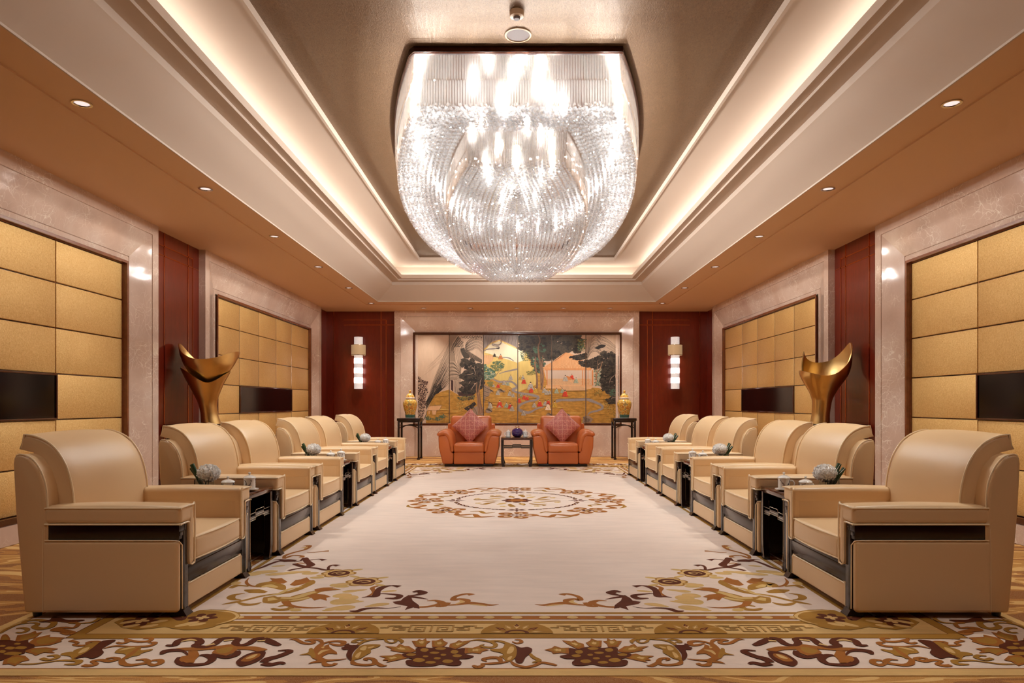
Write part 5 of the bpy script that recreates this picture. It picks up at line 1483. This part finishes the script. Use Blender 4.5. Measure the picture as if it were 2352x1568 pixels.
def canopy(pts, n, r, lay, cols, sq=.6):
    """foliage clumps scattered inside a polygon"""
    n = int(n*3.0); r = r*.6; xs = [p[0] for p in pts]; ys = [p[1] for p in pts]; k_ = 0; tries = 0
    def inside(x, y):
        r_ = False; j = len(pts)-1
        for i in range(len(pts)):
            if (pts[i][1] > y) != (pts[j][1] > y) and x < (pts[j][0]-pts[i][0])*(y-pts[i][1])/(pts[j][1]-pts[i][1])+pts[i][0]: r_ = not r_
            j = i
        return r_
    while k_ < n and tries < n*20:
        tries += 1; x, y = rp.uniform(min(xs), max(xs)), rp.uniform(min(ys), max(ys))
        if inside(x, y): blob(x, y, r*rp.uniform(.6, 1.3), lay, cols[k_ % len(cols)], sq=sq); k_ += 1
# golden ground, its glare painted in as paler patches
PP_([(200,1512),(215,1330),(290,1130),(340,1050),(460,990),(580,960),(660,1000),(760,1070),(900,1075),(1000,1000),(1145,900),(1145,300),(1250,200),(1400,140),(1600,230),(1700,290),(1850,330),(1960,470),(2120,600),(2200,900),(3020,930),(3372,1040),(3372,1512)], 1, 'p_gold')
PP_([(1145,330),(1250,205),(1400,150),(1560,215),(1705,285),(1840,320),(1900,380),(1890,480),(1990,560),(2010,700),(2000,880),(1700,1000),(1560,900),(1300,760),(1145,700)], 2, 'p_goldl')  # soft edge of the glare, painted as paler gold
PP_([(1180,330),(1240,225),(1400,165),(1560,235),(1705,300),(1830,340),(1790,480),(1700,520),(1520,460),(1300,390),(1160,350)], 3, 'p_glare')  # reflection hot spot painted on as a near-white patch
for i in range(46):
    y = 1050+i*10; x = rp.uniform(250, 3200); w_ = rp.uniform(120, 420)
    PP_([(x, y), (x+w_*.5, y-5), (x+w_, y), (x+w_*.5, y+7)], 2.2, rp.choice(['p_goldd', 'p_goldl', 'p_goldd']))
# left cliff
cl = [(25,62),(590,62),(700,62),(760,110),(600,330),(585,480),(585,700),(585,880),(540,950),(450,985),(340,1040),(290,1120),(240,1290),(170,1470),(120,1470),(190,1320),(200,1180),(240,1040),(320,840),(440,560),(560,200),(590,120)]
PP_([(590,120),(560,250),(440,560),(320,840),(240,1040),(200,1180),(200,1290),(240,1260),(290,1120),(340,1040),(450,985),(560,950),(600,900),(600,120)], 3.2, 'p_rock')
guide([(600,140),(480,420),(330,800),(215,1180),(205,1290)], [(600,820),(560,880),(470,960),(350,1040),(280,1140)], 30, [1, 5, 9, 3], 3.4, 'p_rockd', 5, cols=['p_rockd', 'p_inks', 'p_rockd'])
guide([(600,320),(500,520),(400,760),(300,960),(210,1220)], [(600,820),(560,890),(480,960),(380,1020),(215,1270)], 12, [1, 5, 10, 4], 3.6, 'p_ink', 6)
PP_([(440,870),(400,950),(330,1030),(330,1050),(400,1020),(470,960)], 3.7, 'p_ink'); PP_([(205,1160),(260,1040),(230,1180),(215,1250)], 3.7, 'p_ink')
guide([(560,130),(420,380),(250,560)], [(585,330),(480,480),(160,740)], 8, [1, 2.5, 1], 3.3, 'p_rockd', 12)
PS([(60,1500),(140,1480),(190,1400),(215,1330),(205,1300)], [4, 9, 8, 4], 3.7, 'p_ink'); PP_([(150,1440),(190,1370),(215,1340),(200,1420),(160,1470)], 3.6, 'p_rock')
# second rock mass with waterfall
PP_([(590,62),(720,62),(800,180),(830,240),(770,290),(790,380),(840,460),(760,640),(720,780),(640,800),(600,820)], 3.2, 'p_rockd')
guide([(600,300),(640,220),(700,110),(740,62)], [(700,420),(740,300),(790,240),(830,200)], 16, [3, 9, 6], 3.4, 'p_inks', 8, cols=['p_rock', 'p_ink', 'p_inks'])
PP_([(660,270),(780,260),(760,330),(830,450),(790,620),(770,720),(780,900),(770,1060),(650,1000),(640,820),(720,780),(760,640),(690,520),(680,420)], 3.5, 'p_rock')
guide([(670,280),(690,420),(730,620),(660,820),(670,1000)], [(770,270),(790,420),(780,620),(770,820),(760,1050)], 9, [2, 3, 4, 5], 3.6, 'p_inks', 3)
PP_([(590,480),(650,480),(700,520),(740,600),(760,640),(730,690),(720,780),(640,800),(590,820)], 3.7, 'p_rockd')
for k_ in range(9): PS([(590,500+k_*32),(650-k_*2,500+k_*30),(700+k_*3,560+k_*22),(745-k_*4,640+k_*16)], [6, 9, 5], 3.8, 'p_ink' if k_ % 2 else 'p_rock')
PP_([(610,800),(650,810),(650,990),(610,960)], 3.8, 'p_plum'); PP_([(720,1000),(790,1000),(1000,1000),(980,1060),(820,1066),(740,1060)], 3.55, 'p_plum')
# upper arching cliff of panel two and three
PP_([(740,62),(1145,62),(1145,500),(1000,430),(880,420),(820,440),(780,380),(765,300),(820,250),(800,160)], 3.2, 'p_rock')
for k_ in range(14):
    o_ = k_*17
    PS([(1145,110+o_*1.3),(1040,90+o_*.9),(950,120+o_*.9),(870,190+o_*.7),(850,260+o_*.3),(900,330+o_*.4),(1010,400+o_*.35),(1120,470+o_*.25)], [3, 7, 9, 5, 4], 3.4, ['p_ink', 'p_rockd', 'p_inks'][k_ % 3])
PP_([(765,290),(830,270),(850,330),(920,420),(900,450),(830,450),(790,380)], 3.5, 'p_inks')
for k_ in range(8): PS([(780+k_*45,80),(800+k_*44,110+k_ % 3*10),(840+k_*40,90),(860+k_*38,70)], [4, 8, 4], 3.45, 'p_inks')
PP_([(1145,62),(1705,62),(1705,280),(1640,240),(1560,200),(1420,135),(1300,160),(1210,240),(1145,300)], 3.2, 'p_grey')
for k_ in range(30):
    x = 1150+k_*19; y1 = 300-(x-1150)*.62 if x < 1410 else 140+(x-1410)*.46
    PS([(x+40-(k_ if k_ < 14 else 14), 62), (x+10, (62+y1)/2), (x-4, y1)], [2, 4, 2], 3.4, 'p_rockd' if k_ % 3 else 'p_inks')
PS([(1145,330),(1200,300),(1300,290),(1370,280),(1400,260),(1300,235),(1290,210),(1380,230),(1430,200),(1430,150)], [14, 20, 16, 12, 22, 10], 3.5, 'p_grey')
PS([(1350,280),(1390,285),(1410,270)], [14, 24, 8], 3.6, 'p_inks')
# big dark tree, panel two
canopy([(800,470),(950,480),(1060,540),(1145,560),(1145,900),(1040,1010),(900,1040),(790,1000),(780,920),(840,800),(770,760),(850,640),(780,540)], 150, 46, 4.0, ['p_inks', 'p_ink', 'p_ink', 'p_inks'])
for (x, y) in ((820,470),(800,560),(880,510),(790,740),(800,850),(790,960),(960,470),(1090,560)): blob(x, y, 44, 4.1, 'p_inks')
for p_ in ([(1000,570),(990,620),(1010,680),(1000,720)], [(870,720),(920,710),(980,690)], [(1000,620),(950,600)], [(940,970),(980,900),(1040,840)], [(1120,770),(1090,830),(1100,900)], [(900,870),(930,820)]): PS(p_, [3, 7, 5], 4.3, 'p_rock')
for p_ in ([(1040,850),(1030,950),(1050,1080),(1060,1200),(1080,1360)], [(1090,860),(1070,980),(1080,1100),(1100,1230),(1130,1340)]): PS(p_, [10, 26, 34, 44], 4.2, 'p_bark'); PS([(a+7, b_) for a, b_ in p_], [2, 4, 4], 4.35, 'p_ink')
canopy([(700,1080),(1000,1060),(980,1130),(760,1140)], 40, 20, 4.0, ['p_olive', 'p_inks']); canopy([(830,1270),(1000,1160),(1020,1200),(900,1310)], 30, 26, 4.1, ['p_ink', 'p_inks'])
canopy([(700,1150),(980,1130),(960,1300),(700,1300)], 60, 9, 4.0, ['p_olive', 'p_goldl'])
PP_([(980,1250),(1060,1220),(1140,1250),(1145,1380),(1000,1370),(960,1310)], 4.05, 'p_rockd'); PS([(980,1250),(1010,1290),(1040,1370)], [4, 6, 4], 4.2, 'p_ink')
# bamboo clump, left edge
canopy([(25,720),(110,760),(130,800),(240,830),(210,900),(240,1000),(200,1080),(200,1200),(170,1330),(140,1420),(25,1420)], 420, 13, 4.0, ['p_plum', 'p_plum', 'p_sky', 'p_plum'], .7)
canopy([(25,1180),(190,1200),(150,1420),(25,1420)], 120, 10, 4.1, ['p_sky', 'p_plum'], .7)
# stone table and grass, panel one
PP_([(260,1230),(455,1220),(420,1290),(230,1300)], 4.0, 'p_tile'); PP_([(300,1290),(380,1290),(360,1370),(310,1370)], 4.0, 'p_tile'); PP_([(240,1310),(270,1310),(262,1360),(244,1360)], 4.0, 'p_tile')
for p_ in ([(260,1230),(350,1222),(455,1220),(420,1290),(330,1296),(230,1300)], [(300,1300),(310,1365)], [(380,1290),(362,1368)], [(270,1222),(290,1200),(310,1222)], [(330,1220),(350,1200),(365,1222)]): PS(p_, [3, 4, 3], 4.2, 'p_rockd')
for (cx, cyy) in ((470,1400),(240,1430),(400,1440)):
    for k_ in range(26): a = pi*(.05+.9*rp.random()); r_ = rp.uniform(40, 95); PS([(cx, cyy+30), (cx+r_*.6*cos(a), cyy+30-r_*.8*sin(a)), (cx+r_*cos(a), cyy+30-r_*.6*sin(a))], [2, 7, 2], 4.1, 'p_green')
for k_ in range(60): x = rp.uniform(200, 660); y = rp.uniform(1440, 1510); PS([(x, y), (x+rp.uniform(-12, 12), y-rp.uniform(20, 55))], [3, 1], 4.1, rp.choice(['p_goldd', 'p_olive', 'p_goldl']))
# panel three : terrace, pines, stream, rocks
PP_([(1150,390),(1320,400),(1300,470),(1230,550),(1150,540)], 4.0, 'p_tile')
for k_ in range(5): PS([(1160+k_*32,395),(1156+k_*32,440+k_*6)], [3, 3], 4.1, 'p_orange')
canopy([(1310,500),(1420,490),(1490,560),(1440,640),(1360,660),(1250,580)], 60, 20, 4.2, ['p_olive', 'p_green'])
canopy([(1150,530),(1220,600),(1340,660),(1330,750),(1250,800),(1150,800)], 60, 30, 4.2, ['p_green', 'p_green', 'p_teal'])
PS([(1480,600),(1400,660),(1340,740)], [3, 6, 14], 4.4, 'p_bark'); canopy([(1210,830),(1290,830),(1290,900),(1220,900)], 14, 24, 4.2, ['p_olive'])
PS([(1705,620),(1620,640),(1500,665),(1400,700)], [22, 26, 16, 8], 3.8, 'p_grey')
PS([(1640,490),(1560,440),(1450,430),(1340,425)], [10, 20, 14, 8], 3.8, 'p_grey')
PS([(1300,790),(1400,830),(1480,830),(1600,830),(1680,890),(1680,930),(1620,960),(1660,990),(1760,1020),(1900,1040),(2040,1080),(2000,1130),(1880,1150),(1760,1200),(1710,1270),(1800,1320),(1900,1330),(2020,1270),(2140,1240)], [14, 34, 30, 30, 36, 40, 34, 36, 40, 44, 30, 34, 40, 50, 40, 26, 14], 3.8, 'p_grey', 6)
PS([(2330,1150),(2420,1130),(2560,1130),(2700,1125),(2840,1120),(2960,1160),(3070,1210),(3090,1260),(3020,1300),(2900,1330),(2850,1370)], [50, 36, 46, 40, 50, 36, 40, 34, 30, 20], 3.8, 'p_grey', 6)
PS([(2310,1140),(2380,1110),(2560,1105),(2700,1100),(2900,1100)], [4, 5, 4], 3.9, 'p_inks')
PP_([(1150,880),(1250,920),(1240,1060),(1180,1080),(1150,1200)], 4.0, 'p_rockd')
for k_ in range(8): PS([(1150,870+k_*36),(1190+k_*4,900+k_*34),(1240,940+k_*22)], [5, 6, 3], 4.2, 'p_ink' if k_ % 2 else 'p_bark')
for (x, y, w_) in ((1260,980,70),(1430,980,80),(1240,1180,50),(1230,1300,90),(2220,1370,70),(1390+1130,1380,60)):
    blob(x, y, w_*.7, 4.05, 'p_rockd', sq=.6)
    for k_ in range(6): PS([(x-w_*.6+k_*10, y-20+k_*4), (x-w_*.1+k_*12, y-28+k_*9), (x+w_*.5, y+8+k_*5)], [3, 5, 2], 4.2, 'p_inks')
# great tree and dark canopy, panels four and five
canopy([(1750,62),(2700,62),(2750,160),(2700,360),(2560,330),(2400,400),(2330,470),(2180,500),(2130,420),(2000,420),(1890,440),(1880,360),(1740,290),(1740,180)], 300, 62, 4.0, ['p_inks', 'p_inks', 'p_ink', 'p_inks'])
canopy([(1960,260),(2120,200),(2160,360),(1990,360)], 34, 34, 4.3, ['p_green', 'p_inks']); canopy([(2680,140),(2830,120),(2800,330),(2700,330)], 40, 20, 4.3, ['p_green', 'p_olive'])
canopy([(1930,430),(2080,420),(2180,500),(2130,560),(2070,700),(1970,640),(1930,560)], 50, 36, 4.2, ['p_green', 'p_inks'])
canopy([(2540,430),(2830,360),(2830,440),(2700,480)], 40, 34, 4.6, ['p_ink', 'p_inks']); canopy([(2700,500),(2900,470),(3020,560),(2900,600),(2720,560)], 50, 34, 4.6, ['p_ink', 'p_inks'])
canopy([(1720,330),(1880,340),(1900,470),(1800,500)], 30, 14, 4.2, ['p_olive', 'p_green']); canopy([(1850,660),(2010,650),(2000,720),(1860,720)], 24, 16, 4.2, ['p_olive'])
for p_, w_ in (([(2040,62),(2070,160),(2040,260),(2050,400),(2080,600),(2090,900)], [14, 20, 24, 26, 30]), ([(2000,420),(1990,560),(2020,760),(2020,940)], [14, 26, 30, 34]), ([(2120,400),(2100,560),(2120,760),(2090,960)], [12, 24, 30, 40])):
    PS(p_, w_, 4.5, 'p_bark')
    for d in (-6, 5): PS([(a+d, b_) for a, b_ in p_], [2, 3, 4], 4.6, 'p_ink')
# pavilion
PP_([(2110,600),(2270,500),(2480,350),(2560,360),(2700,470),(2880,580),(2900,610),(2120,610)], 4.1, 'p_tile')
for k_ in range(30):
    x0 = 2480+k_*6; x1 = 2130+k_*26; PS([(x0, 352+abs(k_-4)*2), (x0*.45+x1*.55, 500), (x1, 606)], [3, 5, 7], 4.2, 'p_orange')
PS([(2490,345),(2380,440),(2250,520)], [5, 6, 5], 4.3, 'p_ink')
PP_([(2120,610),(2920,610),(2900,640),(2150,640)], 4.2, 'p_orange'); PP_([(2130,622),(2910,622),(2905,630),(2140,630)], 4.3, 'p_tile')
PP_([(2180,640),(2890,640),(2890,780),(2180,780)], 4.1, 'p_wall'); PP_([(2180,780),(2890,780),(2890,880),(2180,880)], 4.1, 'p_floor')
for k_ in range(28): PS([(2180+k_*26,785),(2150+k_*26+80,875)], [2, 2], 4.2, 'p_orange'); PS([(2180+k_*26,875),(2150+k_*26+80,785)], [2, 2], 4.2, 'p_orange')
for x, w_ in ((2175,18),(2255,8),(2760,14),(2800,10),(2850,10),(2920,20),(2980,8),(2130,8)): PP_([(x, 640), (x+w_, 640), (x+w_, 885), (x, 885)], 4.3, 'p_orange')
PP_([(2170,880),(2920,880),(2940,915),(2900,950),(2160,940)], 4.2, 'p_tile'); PP_([(2170,895),(2930,895),(2932,901),(2170,901)], 4.3, 'p_orange')
PP_([(2400,890),(2720,890),(2860,970),(2480,975)], 4.4, 'p_tile')
for k_ in range(5): PS([(2420+k_*14, 905+k_*14), (2740+k_*24, 905+k_*14)], [3, 3], 4.5, 'p_rockd')
PS([(2400,895),(2500,980),(2860,975)], [4, 5, 4], 4.5, 'p_ink')
# right-hand mountain and pines, panel six
PP_([(2825,62),(3372,62),(3372,420),(3200,360),(3000,420),(2825,440)], 3.2, 'p_rock')
for k_ in range(16):
    o_ = k_*20; PS([(2830,200+o_),(2900,90+o_*.9),(2990,30+o_),(3070,90+o_),(3180,140+o_*.8),(3370,300+o_*.5)], [3, 6, 8, 6, 3], 3.4, ['p_ink', 'p_rockd', 'p_inks'][k_ % 3])
PP_([(2830,100),(2920,62),(2900,230),(2850,400),(2830,420)], 3.5, 'p_rock'); guide([(2840,70),(2835,300),(2832,420)], [(2930,70),(2900,260),(2850,420)], 8, [2, 4, 2], 3.6, 'p_inks', 4)
PP_([(2960,280),(3060,220),(3150,230),(3130,260),(3020,300)], 3.6, 'p_ink')
canopy([(2860,500),(3000,420),(3100,340),(3250,340),(3372,440),(3372,900),(3350,1060),(3240,1060),(3100,960),(3060,840),(3080,700),(3090,600),(2950,620)], 230, 46, 4.0, ['p_inks', 'p_ink', 'p_ink', 'p_inks'])
canopy([(2950,620),(3080,620),(3060,900),(2970,900)], 60, 18, 3.9, ['p_green', 'p_teal']); canopy([(3200,940),(3330,940),(3340,1160),(3240,1140)], 40, 24, 4.1, ['p_green', 'p_inks']); canopy([(3140,1120),(3330,1060),(3340,1190),(3200,1190)], 40, 30, 4.1, ['p_ink', 'p_inks'])
for p_, w_ in (([(3090,490),(3060,600),(3000,700),(2990,800)], [6, 16, 20, 24]), ([(3350,660),(3340,800),(3330,960),(3320,1120),(3330,1400)], [10, 18, 22, 26]), ([(3010,480),(3020,560),(3000,640)], [5, 10, 8])): PS(p_, w_, 4.4, 'p_bark')
for p_ in ([(2960,570),(3010,560),(3060,520)], [(3200,860),(3230,780),(3290,720)], [(3300,700),(3310,780)], [(3230,1120),(3270,1085),(3330,1090)], [(3350,720),(3372,660)]): PS(p_, [3, 6, 4], 4.5, 'p_rock')
canopy([(3100,1100),(3300,1180),(3330,1450),(3150,1300)], 60, 10, 4.0, ['p_olive', 'p_goldd']); canopy([(2950,960),(3120,980),(3060,1080),(2960,1060)], 30, 12, 3.9, ['p_olive', 'p_goldd'])
PP_([(2780,1400),(2860,1380),(2940,1440),(2900,1500),(2760,1500)], 4.0, 'p_rockd')
for k_ in range(8): PS([(2770+k_*14,1400+k_*5),(2800+k_*12,1450),(2790+k_*10,1495)], [3, 5, 3], 4.2, 'p_ink')
# figures in robes
def figure(x, y, s_, c, c2=None):
    s_ = s_*.9
    PP_([(x-s_*.46, y), (x-s_*.5, y-s_*.1), (x-s_*.36, y-s_*.3), (x-s_*.34, y-s_*.55), (x-s_*.2, y-s_*.76), (x-s_*.05, y-s_*.84), (x+s_*.12, y-s_*.84), (x+s_*.27, y-s_*.74), (x+s_*.34, y-s_*.5), (x+s_*.32, y-s_*.28), (x+s_*.52, y-s_*.12), (x+s_*.5, y), (x+s_*.1, y+s_*.04)], 5.0, c)
    if c2: PP_([(x-s_*.3, y), (x-s_*.05, y-s_*.4), (x+s_*.3, y)], 5.05, c2)
    PP_([(x+s_*.11*cos(a*pi/4), y-s_*.92+s_*.13*sin(a*pi/4)) for a in range(8)], 5.1, 'p_skin')
    PP_([(x-s_*.12, y-s_*.95), (x-s_*.06, y-s_*1.1), (x+s_*.08, y-s_*1.1), (x+s_*.12, y-s_*.96)], 5.2, 'p_ink')
    PS([(x-s_*.3, y-s_*.5), (x, y-s_*.35), (x+s_*.1, y)], [2, 3, 2], 5.2, 'p_inks'); PS([(x-s_*.5, y), (x-s_*.28, y-s_*.6), (x-s_*.1, y-s_*.8)], [2, 3, 2], 5.2, 'p_inks')
for f_ in ((1590,800,85,'p_robe'),(1480,880,75,'p_robe'),(1540,890,75,'p_teal'),(1310,915,50,'p_robe'),(1385,925,70,'p_red'),(1440,930,60,'p_yellow'),(1380,1045,85,'p_robe'),(1575,1060,90,'p_robe'),(1630,1080,70,'p_robe'),
           (1410,1250,120,'p_red','p_robe'),(1520,1250,85,'p_teal'),(1255,1260,95,'p_robe'),(1580,1270,90,'p_red'),(1610,1310,100,'p_robe'),(1325,420,60,'p_inks'),(1425,460,85,'p_orange'),
           (1750,800,70,'p_yellow'),(1790,790,70,'p_robe'),(1805,860,90,'p_red'),(1915,960,130,'p_robe'),(1925,1005,90,'p_red'),(1995,1010,90,'p_yellow'),(2140,1010,90,'p_robe'),(2180,1040,90,'p_robe'),(2225,1030,70,'p_robe'),
           (2340,1020,90,'p_teal'),(2435,1010,80,'p_teal'),(2480,1070,110,'p_red'),(1760,1070,60,'p_teal'),(1810,1120,80,'p_red'),(1860,1130,70,'p_red'),(1725,1170,90,'p_red'),(1975,1250,90,'p_robe'),(2065,1230,100,'p_red'),
           (2155,1220,90,'p_robe'),(2205,1200,80,'p_red'),(2200,1290,110,'p_skin'),(2310,1250,100,'p_yellow'),(1800,1380,90,'p_robe'),(2485,820,100,'p_robe'),(2590,790,90,'p_red'),(2660,850,90,'p_teal')):
    figure(*f_)
PP_([(2490,730),(2550,745),(2600,790),(2540,800),(2510,760)], 5.3, 'p_orange'); PP_([(2550,800),(2590,800),(2585,835),(2555,835)], 5.3, 'p_tile')

def clip(poly, x0, x1, y0, y1):
    for ax, v_, sg in ((0, x0, 1), (0, x1, -1), (1, y0, 1), (1, y1, -1)):
        out = []
        for i in range(len(poly)):
            a, b_ = poly[i-1], poly[i]; ia, ib = (a[ax]-v_)*sg >= 0, (b_[ax]-v_)*sg >= 0
            if ia != ib: t = (v_-a[ax])/(b_[ax]-a[ax]); out.append((a[0]+t*(b_[0]-a[0]), a[1]+t*(b_[1]-a[1])))
            if ib: out.append(b_)
        poly = out
        if len(poly) < 3: return []
    return poly
PY = YB+.10; PS_ = 1568/PY
def AW(a, b_): return ((950+a/7.129-1187)/PS_, 1.2+(927-760-b_/7.129)/PS_)
scr = empty('painted_screen', (0, PY, .74), 0, 'six-panel painted landscape with cliffs, pines, robed figures and a pavilion in the marble portal', 'painting')
XS = [25, 585, 1145, 1705, 2262, 2820, 3372]
shapes.sort(key=lambda s_: s_[0])
for i in range(6):
    q = MB(); x0, x1 = XS[i]+4, XS[i+1]-4; y0, y1 = 66, 1508
    (wx0, wz1), (wx1, wz0) = AW(x0, y0), AW(x1, y1)
    q.box(wx0, wx1, 0, .02, wz0-.74, wz1-.74, M['p_sky'])
    last = None; cnt = 0
    for lay, c, poly in shapes:
        pc_ = clip(poly, x0+3, x1-3, y0+3, y1-3)
        if len(pc_) < 3: continue
        cnt += 1; d = -.0004*lay-.0000012*cnt
        q.add([(AW(a, b_)[0], d, AW(a, b_)[1]-.74) for a, b_ in pc_], [tuple(range(len(pc_)))], M[c])
    q.build('painted_panel', scr, smooth=False, recalc=False)
q = MB()
(fx0, fz1), (fx1, fz0) = AW(XS[0], 62), AW(XS[6], 1512)
for x in XS[1:6]:
    wx = AW(x, 0)[0]; q.box(wx-.006, wx+.006, -.008, .02, fz0-.74, fz1-.74, M['darkwood'])
q.build('panel_divider', scr)
q = MB()
q.box(fx0-.045, fx1+.045, -.03, .05, fz1-.74, fz1-.74+.055, M['brownwood'], .004); q.box(fx0-.045, fx1+.045, -.03, .05, fz0-.74-.05, fz0-.74, M['brownwood'], .004)
q.box(fx0-.045, fx0, -.03, .05, fz0-.74, fz1-.74, M['brownwood'], .004); q.box(fx1, fx1+.045, -.03, .05, fz0-.74, fz1-.74, M['brownwood'], .004)
q.build('frame', scr)
